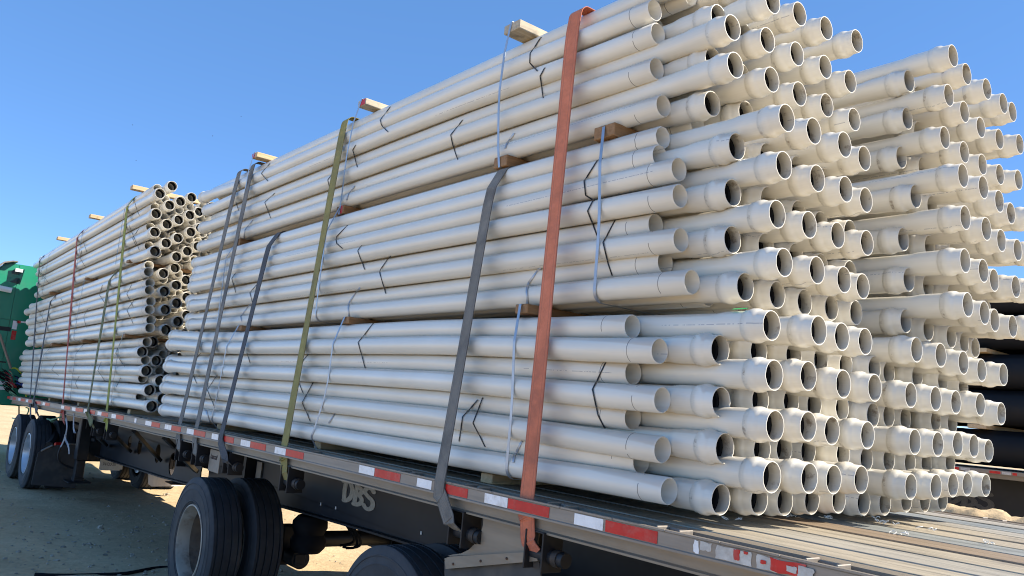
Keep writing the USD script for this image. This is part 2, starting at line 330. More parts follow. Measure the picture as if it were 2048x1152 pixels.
def plank_look(name, c):
    N = {'g': ('geometry', {}), 'm': ('mapping', {'scale': (.7, 9., 1.)}), 'n': ('noise_texture', {'scale': 3.2, 'detail': 8., 'roughness': .68}),
         'r': ('rgb_ramp', {'ramp': [(.30, tuple(x * .55 for x in c)), (.52, c), (.75, tuple(x * 1.18 for x in c))]}),
         'm2': ('mapping', {'scale': (1.3, 1.3, 1.)}), 'n2': ('noise_texture', {'scale': 1.6, 'detail': 9., 'roughness': .7}),
         'mr': ('map_range', {'from_min': .56, 'from_max': .72, 'to_min': 0., 'to_max': .7, 'clamp': True}), 'mx': ('mix_color', {'b': (.065, .055, .048)}),
         'x': ('separate_xyz', {}), 'w': math_node('multiply', value2=2 * math.pi / .021), 's': math_node('sine'), 'b': ('bump', {'strength': .35, 'distance': .003}),
         'p': ('principled_bsdf', {'roughness': .55, 'specular_ior_level': .45, 'metallic': 0.})}
    return usdkit.material(stage, '/World/Looks/' + name, N, [('g.position', 'm.vector'), ('m.vector', 'n.vector'), ('n.fac', 'r.fac'), ('g.position', 'm2.vector'), ('m2.vector', 'n2.vector'),
        ('n2.fac', 'mr.value'), ('mr.result', 'mx.fac'), ('r.color', 'mx.a'), ('mx.result', 'p.base_color'), ('g.position', 'x.vector'), ('x.y', 'w.value1'), ('w.value', 's.value1'),
        ('n.fac', 'b.height'), ('b.normal', 'p.normal')], surface='p.BSDF')
PLANK = [plank_look('deck_board_tan', (.345, .292, .212)), plank_look('deck_board_grey', (.32, .288, .232)), plank_look('deck_board_blue_grey', (.225, .232, .215)), plank_look('deck_board_brown', (.235, .172, .112))]

# ------------------------------------------------------------------ ground
GZ = -1.46
def build_ground():
    N = {'g': ('geometry', {}), 'n': ('noise_texture', {'scale': .7, 'detail': 9., 'roughness': .6}), 'n2': ('noise_texture', {'scale': 14., 'detail': 6., 'roughness': .7}),
         'r': ('rgb_ramp', {'ramp': [(.3, (.47, .345, .20)), (.55, (.575, .435, .26)), (.75, (.635, .49, .305))]}),
         'v': ('voronoi_texture', {'scale': 26., 'randomness': 1.}), 'vr': ('map_range', {'from_min': .05, 'from_max': .16, 'to_min': .55, 'to_max': 0., 'clamp': True}),
         'mx': ('mix_color', {'b': (.20, .165, .125)}), 'mm': ('mix_color', {'blend_type': 'multiply', 'fac': .55}),
         'r2': ('rgb_ramp', {'ramp': [(.3, (.62, .6, .58)), (.65, (1.12, 1.1, 1.06))]}),
         'a': math_node('multiply_add', value2=.7), 'b': ('bump', {'strength': .75, 'distance': .03}), 'p': ('principled_bsdf', {'roughness': .95, 'specular_ior_level': .15})}
    L = [('g.position', 'n.vector'), ('g.position', 'n2.vector'), ('g.position', 'v.vector'), ('n.fac', 'r.fac'), ('v.distance', 'vr.value'), ('n2.fac', 'r2.fac'),
         ('r.color', 'mm.a'), ('r2.color', 'mm.b'), ('mm.result', 'mx.a'), ('vr.result', 'mx.fac'), ('mx.result', 'p.base_color'), ('n2.fac', 'a.value1'), ('n.fac', 'a.value3'), ('a.value', 'b.height'), ('b.normal', 'p.normal')]
    dirt = usdkit.material(stage, '/World/Looks/sandy_dirt', N, L, surface='p.BSDF')
    def axis(c, near, n):
        t = np.linspace(-1, 1, n); return c + np.sign(t) * (np.abs(t) * near + (np.abs(t) ** 7) * 900)
    gx, gy = axis(-4, 24, 300), axis(2, 16, 240)
    X, Y = np.meshgrid(gx, gy, indexing='ij')
    near = np.exp(-((np.hypot(X + 4, Y - 2) / 40) ** 4))
    Z = GZ + near * ((meshkit.fbm(np.stack([X * .5, Y * .5, 0 * X], -1), 4, 3) - .5) * .10 + (meshkit.fbm(np.stack([X * 3.1, Y * 3.1, 0 * X], -1), 3, 9) - .5) * .05)
    # wheel ruts beside the trailers and a ridge of graded sand between them
    Z += near * -.025 * (np.exp(-((Y + 2.0) / .28) ** 2) + np.exp(-((Y - 3.9) / .3) ** 2))
    i, j = np.meshgrid(np.arange(len(gx) - 1), np.arange(len(gy) - 1), indexing='ij'); k = len(gy)
    a = (i * k + j).ravel(); q = np.stack([a, a + k, a + k + 1, a + 1], 1)
    tag(put('ground', (np.stack([X, Y, Z], -1).reshape(-1, 3), q), dirt, smooth=True), 'sandy dirt yard with ruts and pebbles', None, None, 'structure')
    bx_, by_ = np.arange(-8, 6.01, .05), np.arange(5.4, 8.61, .05); BX, BY = np.meshgrid(bx_, by_, indexing='ij'); P3 = lambda k, o: np.stack([BX * k, BY * k, 0 * BX + o], -1)
    crest = 7.0 + .25 * (meshkit.fbm(P3(.6, 2), 3, 41) - .5) * 2
    env = 1 / (1 + np.exp(-(BX + 6.5) * 2)) / (1 + np.exp((BX - 4.8) * 2.5))
    BZ = GZ - .06 + env * np.exp(-(np.abs(BY - crest) / .80) ** 2) * (1.19 + .16 * (meshkit.fbm(P3(1.3, 5), 3, 42) - .5)) + env * (.20 * (meshkit.fbm(P3(4.5, 8), 4, 43) - .5) + .10 * np.clip(meshkit.noise(P3(9., 3), 44) - .62, 0, 1)) - .02
    a, b = np.meshgrid(np.arange(len(bx_) - 1), np.arange(len(by_) - 1), indexing='ij'); kk = len(by_); a = (a * kk + b).ravel()
    tag(put('sand_ridge', (np.stack([BX, BY, BZ], -1).reshape(-1, 3), np.stack([a, a + kk, a + kk + 1, a + 1], 1)), dirt, smooth=True), 'ridge of loose lumpy sand between the two trailers', None, None, 'structure')
    peb = look('pebbles', (.34, .29, .22), .9, var=.35, scale=3)
    ico = trimesh.creation.icosphere(1, 1.0); ms = []
    from scipy.interpolate import RegularGridInterpolator
    hz = RegularGridInterpolator((gx, gy), Z)
    for k in range(2600):
        x, y = (rng.uniform(-14, 1.5), rng.uniform(-4.5, 6)) if k % 3 else (rng.uniform(-9, -2), rng.uniform(-2.5, 1))
        s = .006 + .016 * rng.random() ** 3 + (.03 * rng.random() if rng.random() < .02 else 0)
        v = ico.vertices * (1 + .25 * rng.standard_normal((len(ico.vertices), 1))) * s * rng.uniform(.7, 1.3, 3)
        v[:, 2] *= .6; ms.append((v + [x, y, float(hz((x, y))) + s * .25], ico.faces))
    tag(put('pebbles', cat_mesh(ms), peb), 'small stones scattered over the dirt yard', 'stones', None, 'stuff')
build_ground()

# ------------------------------------------------------------------ the flatbed trailer
RY0, RY1 = -.178, -.166          # rub rail
X0, X1 = -14.2, 3.6              # nose and tail of the deck
XS = np.unique(np.r_[np.arange(X0, -2, .6), -2, X1])
trailer = Thing('flatbed_trailer', 'long black flatbed trailer carrying the white pipes, with red and white tape', 'trailer', (-4.5, 1.13, GZ))
T = trailer.add
def lofted(poly, xs=XS): return bend(sweep_x(poly, xs))
# outer rub rail with rolled lips
T('rub_rail', lofted([(RY0, -.152), (RY0 - .004, -.156), (RY0 - .004, -.163), (RY1, -.163), (RY1, -.098), (RY0 - .004, -.098), (RY0 - .004, -.104), (RY0, -.108)]), M['alu'])
T('side_rail', lofted([(-.085, -.100), (-.012, -.100), (-.012, -.118), (-.073, -.118), (-.073, -.134), (-.128, -.142), (-.132, -.196), (-.030, -.206), (-.030, -.222), (-.150, -.222), (-.150, -.214), (-.138, -.208), (-.138, -.138), (-.085, -.128)]), M['alu_low'])
T('side_rail', lofted([(2.415, -.100), (2.49, -.100), (2.49, -.215), (2.45, -.222), (2.415, -.222)]), M['alu_low'])
T('rub_rail', lofted(rect(2.56, 2.572, -.16, -.098)), M['alu'])
for k in range(int((X1 - X0) / .56)):                       # stake pockets hold the rub rail
    x = X0 + .34 + .56 * k
    if x > 3: break
    for s, (ya, yb) in enumerate(((RY1 + .001, -.092), (2.497, 2.559))):
        if s and x < -3: continue
        u = cat_mesh([bev(x - .052, x - .044, ya, yb, -.137, -.094), bev(x + .044, x + .052, ya, yb, -.137, -.094), bev(x - .045, x + .045, (yb - .010) if not s else ya, yb if not s else ya + .01, -.137, -.099)])
        T('stake_pocket', bend(u), M['alu'])
# deck boards
nb = 10; y0, y1 = -.008, 2.408; pw = (y1 - y0) / nb
tones = [0, 1, 0, 3, 2, 0, 0, 1, 2, 1]
for k in range(nb):
    a, b = y0 + k * pw + .020, y0 + (k + 1) * pw - .020
    zt_ = -.100 - .0012 * (k % 3); tops_ = []; nr = 2                     # ribbed top: shallow grooves run along each board
    for j in range(nr):
        c0, c1 = b - (b - a) * j / nr, b - (b - a) * (j + 1) / nr
        tops_ += [(c0 - .0012, zt_ - .0009), (c0 - .0028, zt_), (c1 + .0028, zt_), (c1 + .0012, zt_ - .0009)]
    prof = [(a, -.130), (b, -.130), (b, -.106)] + tops_ + [(a, -.106)]
    T('deck_board', lofted(prof), PLANK[tones[k]])
T('deck_subfloor', lofted(rect(-.01, 2.41, -.152, -.146)), M['steel_black'])
# cross members under the deck
for k in range(44):
    x = X0 + .25 + k * .39
    if x > X1 - .1: break
    T('cross_member', bend(cat_mesh([bx(x - .035, x + .035, -.028, 2.41, -.150, -.143), bx(x - .003, x + .003, -.028, 2.41, -.215, -.150), bx(x - .03, x + .03, -.028, 2.41, -.222, -.215)])), M['steel_black'])
# main beams with holes in the web
def bot(x): return np.interp(x, [-14.1, -12.3, -11.6, -11, -7.8, -6.2, -4.5, -3, -1.5, 3.5], [-.52, -.54, -.74, -.815, -.80, -.76, -.69, -.655, -.63, -.60])
bxs = np.linspace(-14.1, 3.5, 90)
web = Polygon([(x, -.224) for x in bxs] + [(x, bot(x)) for x in bxs[::-1]])
holes = []
for px, py, w, h in ((282, 893, .085, .20), (318, 907, .09, .22), (347, 928, .10, .25), (412, 947, .11, .26), (262, 884, .08, .16)):
    p = at(px, py, .615)
    hole = shapely.affinity.scale(Point(p[0], p[2] - zoff(p[0])).buffer(.5, 12), w * 2.2, h); holes.append(hole)
webh = web.difference(shapely.union_all(holes))
def beam(y):
    ms = [xz_plate(webh if y < 1 else web, y, y + .012)]
    fl = []
    for z0 in (None, -.236):
        v, f = [], []
        for x in bxs:
            zb = bot(x) if z0 is None else z0
            for yy, zz in ((y - .062, zb), (y + .075, zb), (y + .075, zb + .013), (y - .062, zb + .013)): v.append((x, yy, zz))
        for i in range(len(bxs) - 1):
            for j in range(4):
                a, b = i * 4 + j, i * 4 + (j + 1) % 4; f += [[a, b, b + 4], [a, b + 4, a + 4]]
        e = (len(bxs) - 1) * 4; f += [[0, 2, 1], [0, 3, 2], [e, e + 1, e + 2], [e, e + 2, e + 3]]
        mm = trimesh.Trimesh(np.array(v), np.array(f), process=False); mm.fix_normals(); fl.append(mm)
    return bend(cat_mesh(ms + fl))
beam_near = T('main_beam', beam(.60), M['beam']); T('main_beam', beam(1.62), M['beam'])

def brush_letters(strokes, w):
    """Hand-brushed strokes (in a unit square each) as one flat shape."""
    return shapely.union_all([LineString(s).buffer(w, cap_style='round') for s in strokes])
def arc(cx, cz, rx, rz, a0, a1, n=14): return [(cx + rx * math.cos(math.radians(a)), cz + rz * math.sin(math.radians(a))) for a in np.linspace(a0, a1, n)]
DBS = [[(.06, 1.0), (.03, .5), (.05, .06)], arc(.05, .53, .30, .47, 95, -92), [(-.06, .93), (.1, 1.03)],
       [(.52, .82), (.50, .45), (.48, .05)], arc(.52, .66, .20, .18, 92, -90), arc(.50, .27, .26, .24, 92, -100),
       arc(1.02, .72, .17, .20, 20, 200) + arc(1.02, .24, .18, .25, 80, -150)]
def dbs(x, z, y, w, h):
    g = shapely.affinity.translate(shapely.affinity.scale(brush_letters(DBS, .085), w / 1.25, h, origin=(0, 0)), x, z)
    return xz_plate(g, y, y - .0025) if g.geom_type == 'Polygon' else trimesh.util.concatenate([xz_plate(q, y, y - .0025) for q in g.geoms])
pa, pb = at(686, 1001, .599), at(748, 1018, .599)
T('painted_letters', dbs(pa[0], pa[2] - .005, .5985, pb[0] - pa[0], .155), M['letters'], parent=beam_near)
# small white marks on the beam
for px, py in ((642, 1008), (672, 1016), (843, 1066)):
    p = at(px, py, .599); T('rivet', bx(p[0] - .006, p[0] + .006, .594, .599, p[2] - .01, p[2] + .01), M['white_paint'], parent=beam_near)
# splice plates and stiffeners
p = at(516, 940, .58); T('tan_label_plate', bx(p[0] - .05, p[0] + .06, .585, .597, p[2] - .10, p[2] + .07), M['placard'])
for px, py in ((487, 950), (352, 925)):
    p = at(px, py, .5); T('stiffener', bx(p[0] - .02, p[0] + .02, .50, .598, -.66, -.25), M['steel_black'])
# maker's placard with handwritten lettering
p = at(432, 905, -.085)
pl = T('placard', bev(p[0] - .11, p[0] + .12, -.092, -.086, -.42, -.255), M['placard'])
tm = meshkit.text_mesh('Transcraft', .036, .0015); tv = tm.vertices.copy(); tv *= [.62, 1, 1]; tv[:, 0] += tv[:, 1] * .25
T('lettering', (np.column_stack([p[0] - .09 + tv[:, 0], -.0925 - tv[:, 2], -.325 + tv[:, 1]]), tm.faces), M['ink'], parent=pl)
# diagonal braces from the side rail down to the beam
for (ax, ay), (cx, cy) in (((197, 876), (212, 890)), ((227, 869), (260, 902)), ((268, 862), (320, 920)), ((330, 876), (352, 897)), ((356, 905), (392, 942))):
    a, c = at(ax, ay, .02), at(cx, cy, .56)
    d = np.array([1, 0, 0]); T('brace', ribbon([a, a * .5 + c * .5, c], [d] * 3, .05, .035), M['steel_black'])

# tape on the rub rail: (left pixel, right pixel, colour)
rail_px = np.array([[15, 791], [22.5, 792], [72.5, 800], [130, 810], [180, 817.5], [217.5, 824], [256, 831], [305, 841], [362, 851], [439, 866], [502.5, 880], [574, 895], [656, 911], [895, 959.5], [1018, 989], [1101, 1010.5], [1212, 1038], [1398, 1071], [1622, 1125], [1700, 1144]])
def rail_x(px): return at(px, np.interp(px, rail_px[:, 0], rail_px[:, 1]) + 2, RY0)[0]
TAPE = [(1212, 1318, 'r'), (1150, 1209, 'w'), (1018, 1101, 'r'), (971, 1018, 'w'), (893, 938, 'r'), (836, 866, 'w'), (751, 803, 'r'), (720, 751, 'w'), (573, 609, 'r'), (551, 573, 'w'),
        (502, 533, 'r'), (483, 502, 'w'), (448, 469, 'r'), (425, 438, 'w'), (389, 412, 'r'), (375, 389, 'w'), (344, 363, 'r'), (331, 344, 'w'), (304, 321, 'r'), (292, 304, 'w'), (270, 274, 'w'),
        (233, 248, 'r'), (224, 233, 'w'), (204, 217, 'r'), (196, 204, 'w'), (181, 191, 'r'), (169, 175, 'w'), (152, 167, 'r'), (145, 152, 'w'), (130, 141, 'r'), (123, 129, 'w'),
        (91, 100, 'r'), (86, 91, 'w'), (72, 82, 'r'), (57, 64, 'r'), (53, 57, 'w'), (42, 50, 'r'), (37, 42, 'w'), (26, 32, 'r'), (15, 21, 'r')]
for a, b, c in TAPE:
    xa, xb = rail_x(a), rail_x(b)
    T('reflective_tape', bend(bev(xa, xb - .004, RY0 - .0022, RY0 - .0001, -.1505, -.1095, .001)), M['red_tape' if c == 'r' else 'white_tape'])
# torn pieces near the tail
def ragged(x0, x1, z0, z1, seed, n=16, amp=.35):
    r = np.random.default_rng(seed); pts = []
    for k in range(n):
        t = k / n; s = 4 * t
        if s < 1: p = (x0 + (x1 - x0) * s, z0)
        elif s < 2: p = (x1, z0 + (z1 - z0) * (s - 1))
        elif s < 3: p = (x1 - (x1 - x0) * (s - 2), z1)
        else: p = (x0, z1 - (z1 - z0) * (s - 3))
        pts.append((p[0] + amp * r.uniform(-1, 1) * .25 * (z1 - z0), np.clip(p[1] + amp * r.uniform(-1, 1) * .3 * (z1 - z0), -.151, -.109)))
    return Polygon(pts).buffer(0)
def tear(a, b, m, seed, z0=-.150, z1=-.110, lift=0):
    g = ragged(rail_x(a), rail_x(b), z0, z1, seed)
    g = g if g.geom_type == 'Polygon' else max(g.geoms, key=lambda q: q.area)
    T('torn_tape', xz_plate(g, RY0 - .0001 - lift, RY0 - .0018 - lift), M[m])
tear(1389, 1399, 'white_tape', 1); tear(1402, 1424, 'old_tape', 2, -.135); tear(1434, 1504, 'old_tape', 3)
tear(1469, 1480, 'red_tape', 4, -.140, -.110, .002); tear(1489, 1497, 'red_tape', 5, -.118, -.110, .002)
tear(1515, 1560, 'old_tape', 6); tear(1543, 1612, 'red_tape', 7, -.150, -.110, .002); tear(1576, 1596, 'old_tape', 8, -.140, -.122, .004); tear(1598, 1630, 'old_tape', 9, -.15, -.118, .004)
tear(1524, 1534, 'red_tape', 10, -.134, -.124, .004)
# screw heads and clearance lamp
for px in (1330, 1440, 1560, 1120, 985, 905, 1225):
    x = rail_x(px); T('bolt_head', trimesh.creation.icosphere(1, .0042, ).apply_translation((x, RY0 - .004, -.101)), M['alu'])
for px in (687, 123):
    x = rail_x(px); T('marker_lamp', bend(bev(x - .018, x + .018, -.094, -.078, -.185, -.160)), M['bolt'])

# wheels: tyre > rim, hub
TR, TW = .49, .255
def tyre_profile():
    w = TW / 2; p = [(.285, -w * .80), (.297, -w * .92), (.306, -w * .94), (.309, -w * .98), (.315, -w * .98), (.318, -w * .955), (.345, -w * .99), (.395, -w), (.398, -w * 1.02), (.404, -w * 1.02), (.407, -w * .995), (.437, -w * .96), (.440, -w * .985), (.446, -w * .98), (.449, -w * .945), (TR - .022, -w * .90), (TR - .006, -w * .84)]
    g = []
    for c in (-.62, -.22, .22, .62):
        y = c * w; g += [(TR, y - .009), (TR, y - .0055), (TR - .015, y - .0045), (TR - .015, y + .0045), (TR, y + .0055), (TR, y + .009)]
    return p + [(TR - .001, -w * .8)] + g + [(TR - .001, w * .8)] + [(r, -y) for r, y in p[::-1]]
def wheel(add, x, y, z, out, rim='rim', deep=True, near=True):
    """One tyre on its rim; out = -1 when the outer face looks to the near side."""
    c = (x, y, z); t = add('tyre', revolve_y(tyre_profile(), c, 72), M['tyre'], smooth=40)
    w = TW / 2
    pr = [(.292, out * w * .80), (.284, out * w * .93), (.276, out * w * .95), (.270, out * w * .86), (.266, out * w * .6), (.258, out * w * .45), (.255, out * w * .18)]
    add('rim', revolve_y(pr, c, 56), M[rim], parent=t, smooth=35)
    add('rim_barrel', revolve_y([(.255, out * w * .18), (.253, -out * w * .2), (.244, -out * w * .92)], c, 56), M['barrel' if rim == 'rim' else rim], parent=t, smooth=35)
    add('wheel_disc', revolve_y([(.246, -out * w * .90), (.20, -out * w * .72), (.13, -out * w * .60), (.12, -out * w * .35), (.075, -out * w * .22), (0, -out * w * .2)], c, 40), M['bolt' if rim == 'rim' else rim], parent=t, smooth=35)
    if deep:
        for k in range(10):
            a = k * math.pi / 5; nut = trimesh.creation.cylinder(.014, .035, sections=6); nut.apply_transform(trimesh.transformations.rotation_matrix(math.pi / 2, [1, 0, 0]))
            nut.apply_translation((x + .165 * math.cos(a), y - out * w * .5, z + .165 * math.sin(a))); add('wheel_nut', nut, M['bolt'], parent=t)
WZ = -.962
AX = (-4.485, -1.62)
for i, x in enumerate(AX):
    for yy, o in ((-.178 + TW / 2, -1), (-.178 + TW * 1.5 + .065, -1)):
        wheel(T, x, yy, WZ, o, deep=True)
    if i == 0 or True:
        for yy, o in ((2.44 - TW / 2, 1), (2.44 - TW * 1.5 - .065, 1)): wheel(T, x, yy, WZ, o, deep=True)
    ax = trimesh.creation.cylinder(.066, 2.3, sections=20); ax.apply_transform(trimesh.transformations.rotation_matrix(math.pi / 2, [1, 0, 0])); ax.apply_translation((x, 1.13, WZ)); T('axle', ax, M['steel_black'], smooth=30)
    for yb in (.62, 1.64):
        T('spring_hanger', cat_mesh([bev(x - .52, x - .40, yb - .05, yb + .05, -1.0, -.62), bev(x - .50, x + .30, yb - .045, yb + .045, WZ - .14, WZ - .06), bev(x - .08, x + .08, yb - .06, yb + .06, WZ - .18, WZ + .12)]), M['steel_black'])
        bag = revolve_y([(0, -.14), (.10, -.14), (.135, -.10), (.14, -.05), (.115, 0), (.14, .05), (.135, .10), (.10, .14), (0, .14)], (0, 0, 0), 28)
        bv = bag.vertices[:, [0, 2, 1]] + [x + .36, yb + .02, WZ + .11]; T('air_bag', (bv, bag.faces[:, ::-1]), M['rubber'], smooth=40)
    for yb in (.33, 1.9):
        dr = trimesh.creation.cylinder(.19, .17, sections=28); dr.apply_transform(trimesh.transformations.rotation_matrix(math.pi / 2, [1, 0, 0])); dr.apply_translation((x, yb, WZ)); T('brake_drum', dr, M['bolt'], smooth=30)
        ch = trimesh.creation.cylinder(.075, .16, sections=20); ch.apply_transform(trimesh.transformations.rotation_matrix(math.pi / 2, [0, 1, 0])); ch.apply_translation((x + .21, yb + (.3 if yb < 1 else -.3), WZ - .10)); T('brake_chamber', ch, M['steel_black'], smooth=30)
for k, (dx, dz) in enumerate(((0, .03), (.05, 0), (.11, .02))):
    a = np.array([-4.15 + dx, .95, -.76]); T('air_hose', tube(spline([a, a + [.05, .06, -.10], a + [-.02, .12, -.20 + dz], a + [-.12, .05, -.22]], 16), .011, 6), M['rubber'])
# mud flap bracket behind the second axle
def xz(px, py, Y=-.115): q = at(px, py, Y); return (q[0], q[2])
brk = Polygon([xz(*p) for p in ((967, 1030), (966, 1050), (961, 1068), (951, 1086), (938, 1099), (922, 1107), (905, 1109), (895, 1112), (1072, 1105), (1082, 1030))])
T('fender_bracket', xz_plate(brk, -.115, -.107), M['alu_low'])
lip = Polygon([xz(*p, Y=-.135) for p in ((889, 1117), (891, 1138), (1075, 1122), (1072, 1103), (900, 1113))])
T('fender_flange', xz_plate(lip, -.135, -.118), M['alu_low'])
fl = Polygon([xz(*p, Y=-.118) for p in ((887, 1122), (890, 1240), (1090, 1240), (1075, 1110))])
T('mud_flap', xz_plate(fl, -.114, -.106), M['flap'])
for px, py in ((906, 1128), (961, 1122), (1013, 1117)):
    q = at(px, py, -.137); T('bolt_head', trimesh.creation.icosphere(1, .006).apply_translation(q), M['bolt'])
# landing gear
for y in (.235, 1.56):
    leg = T('landing_leg', cat_mesh([bev(-10.38, -10.22, y - .075, y + .075, -.92, -.33, .01), bev(-10.36, -10.24, y - .055, y + .055, -1.17, -.92, .008), bev(-10.41, -10.19, y - .02, y + .02, -.50, -.30)]), M['steel_black'])
    T('foot_pad', cat_mesh([bev(-10.45, -10.13, y - .14, y + .14, -1.215, -1.195, .006), bev(-10.38, -10.22, y - .06, y + .06, -1.197, -1.15)]), M['steel_black'], parent=leg)
T('landing_gear_shaft', tube([(-10.3, .2, -.55), (-10.3, .9, -.55), (-10.3, 1.6, -.55)], .02, 8), M['steel_black'])
T('crank_handle', tube(spline([at_x(*p, -10.45) for p in ((131, 872), (124, 890), (117, 908), (118, 921), (126, 929), (150, 938))], 26), .014, 6), M['steel_black'])

# ------------------------------------------------------------------ the load: white bell-ended pipes
PY = .10448; PZ = [.09291, .09538, .0973]; ZT = [0., .7975, 1.6291]
Y0 = {('N', 0, 0): 0., ('N', 1, 0): .1118, ('N', 2, 0): .1883, ('N', 0, 1): 1.0245, ('N', 1, 1): 1.2041, ('N', 2, 1): 1.3601,
      ('F', 0, 0): -.05, ('F', 1, 0): -.08, ('F', 2, 0): -.07, ('F', 0, 1): 1.03, ('F', 1, 1): 1.03, ('F', 2, 1): 1.05}
R_OUT, R_IN = .0505, .0455
# plain and bell ends measured on the photograph: (tier, side, layer, first position in the row, step, [(x, y)...])
ENDS_N = [(0,0,1,1,2,[(1442,1000),(1519,1000),(1570,1003),(1624,1002),(1678,1000)]),(0,1,1,1,2,[(1728,1006),(1770,1006),(1813,1001),(1850,1001),(1885.5,1000)]),
 (0,0,2,1.5,2,[(1544,955),(1619,957),(1667.5,959),(1722.5,959.5)]),(0,1,2,1.5,2,[(1822,974),(1872,974),(1906,970),(1935,969),(1972,970.5)]),
 (0,0,3,1,2,[(1450,896),(1524.5,899),(1569,899),(1617,902.5),(1687,908)]),(0,1,3,1,2,[(1733.5,917),(1778,919),(1820.5,925),(1853.5,926),(1901,925)]),
 (0,0,4,1.5,2,[(1551,852),(1617,853),(1664,862),(1735.5,870)]),(0,1,4,1.5,2,[(1830,884.5),(1876,888),(1916,888),(1948,892),(1978,902)]),
 (0,0,5,1,2,[(1442.5,805),(1521,800),(1583,802),(1629,810),(1685,816)]),(0,1,5,1,2,[(1746,830),(1778,832),(1811,837),(1872,842),(1905,847)]),
 (0,0,6,1.5,2,[(1549,751),(1617.5,752.5),(1687,767.5),(1750,776)]),(0,1,6,1.5,2,[(1822,791),(1872,797.5),(1912,805),(1961,810),(2003,828)]),
 (0,0,7,1,2,[(1441,700),(1517.5,702.5),(1587.5,711),(1642,720),(1692,731)]),(0,1,7,1,2,[(1749,737),(1778,745),(1835,752),(1886,760),(1927,775)]),
 (0,0,8,1.5,2,[(1544,651),(1637.5,660.5),(1684,674),(1731,682.5)]),(0,1,8,1.5,2,[(1833.5,700),(1882,710),(1927,725),(1963.5,740),(2007,749.5)]),
 (1,0,1,1,2,[(1491,574.5),(1555,589),(1609.5,604),(1663,616),(1712,625)]),(1,1,1,1,2,[(1812,642.5),(1857,659.5),(1903,674),(1928.5,685),(1951,696)]),
 (1,0,2,1.5,2,[(1569,525.5),(1634.5,541),(1688,559.5),(1726,572)]),(1,1,2,1.5,2,[(1936,609),(1969,625.5),(1990,641),(2026,653)]),
 (1,0,3,1,2,[(1465,479),(1532.5,492),(1592.5,512),(1642.5,531),(1701,545)]),(1,1,3,1,2,[(1818,559),(1856,572),(1905,588)]),
 (1,0,4,1.5,2,[(1554.5,428),(1619,449.5),(1675.5,470.5),(1734,486)]),(1,1,4,1.5,2,[(1930.5,521),(1967,542),(1988.5,560),(2032,574)]),
 (1,0,5,1,2,[(1466,386),(1537,400),(1597.5,426),(1642.5,447),(1701,464)]),(1,1,5,1,2,[(1807,479),(1860,493),(1907,506)]),
 (1,0,6,1.5,2,[(1568,331),(1635,356),(1692,379),(1732.5,400.5)]),(1,1,6,1.5,2,[(1931,435),(1973,457.5),(2003,480.5),(2035.5,502)]),
 (1,0,7,1,2,[(1474,292.5),(1536,312),(1596,337),(1650,360)]),(1,1,7,1,2,[(1832,391),(1865,412)]),
 (1,0,8,1.5,2,[(1574,236),(1628,262.5),(1689,289),(1729,316)]),(1,1,8,1.5,2,[(1926.5,351),(1967,375),(1999,403),(2022,431)]),
 (2,0,1,1,2,[(1425,207),(1492,226)]),(2,0,2,.5,2,[(1470.5,130),(1544,159.5),(1599,188),(1654,211),(1709,239)]),
 (2,0,4,.5,2,[(1465,55),(1535,80),(1594,107.5),(1651,134),(1701,162.5)]),(2,0,6,2.5,2,[(1546,4),(1599,27.5),(1652.5,56),(1714,82)]),
 (2,1,2,1.5,2,[(1890,275.5),(1929,305),(1965,331),(2000,354)]),(2,1,4,1.5,2,[(1898,190.5),(1929,224),(1962,255),(1999,286)]),(2,1,6,1.5,2,[(1906.5,110),(1933.5,147.5),(1974,178),(2007,214.5)]),
 (2,1,1,1,2,[(1803.5,306),(1847,334)]),(2,1,3,1,2,[(1815.5,227),(1838,252)]),(2,1,5,1,2,[(1818.5,149),(1838,174)])]
PLAIN_N = {(0,1,0):((1338.75,983),(328,819)),(0,3,0):((1325.5,899),(330,775)),(0,5,0):((1324.5,800),(337,732.5)),(0,7,0):((1320,702.5),(343,687.5)),(0,8,.5):((1265,653),(348,667)),
 (0,2,.5):((1283,922),None),(0,4,.5):((1266,836),None),(0,6,.5):((1267,746),None),(1,1,0):((1384,564),(382,650)),(1,3,0):((1362,480),(384,612)),(1,4,.5):((1312,450),None),(1,2,.5):((1331,525),None),
 (1,5,0):((1360,392),(386,574)),(1,6,.15):((1358,339),(390,560)),(1,7,.35):((1320,313),(395,545)),(2,1,0):((1327,212),(404,494)),(2,3,0):((1314,137),(406,457)),(2,5,0):((1316,69),(414,422)),(2,6,0):((1310,20),(406,395)),
 (2,1,2):((1395,247),None)}
ENDS_F = [(2,1,0,3,[(311,502.5),(355,505),(396.5,506)]),(2,2,1.5,3,[(334,480),(378,485.6)]),(2,3,0,3,[(310,464),(357.5,468.5),(399,470)]),(2,4,1.5,3,[(335.5,444),(385,447)]),
 (2,5,0,3,[(313,427),(359,431),(404.5,432)]),(2,6,1.5,3,[(340,408),(384,409)]),(2,7,0,3,[(319.7,390),(363,393),(403,394)]),(2,8,1.5,3,[(345.6,367),(387.7,370),(430,373)]),
 (1,8,3.5,2.7,[(353,520.6),(395,519)]),(1,7,2,3,[(328.5,543),(375,546)]),(1,6,3.5,3,[(355,559)]),(1,5,2,3,[(330,580.6),(375.6,582)]),(1,4,3.5,3,[(355.7,598)]),(1,3,2,3,[(332,619),(375.6,619)]),
 (1,2,3.5,3,[(357.5,638)]),(1,1,2,3,[(333,659.5),(371,655)]),
 (0,8,1.5,3,[(306,682)]),(0,7,0,3,[(285,704)]),(0,6,1.5,3,[(313.4,721)]),(0,5,0,3,[(293,744.6)]),(0,4,1.5,3,[(321,761.5)]),(0,3,0,3,[(299.5,781.6)]),(0,2,1.5,3,[(326,797)]),(0,1,0,3,[(304.6,812)])]
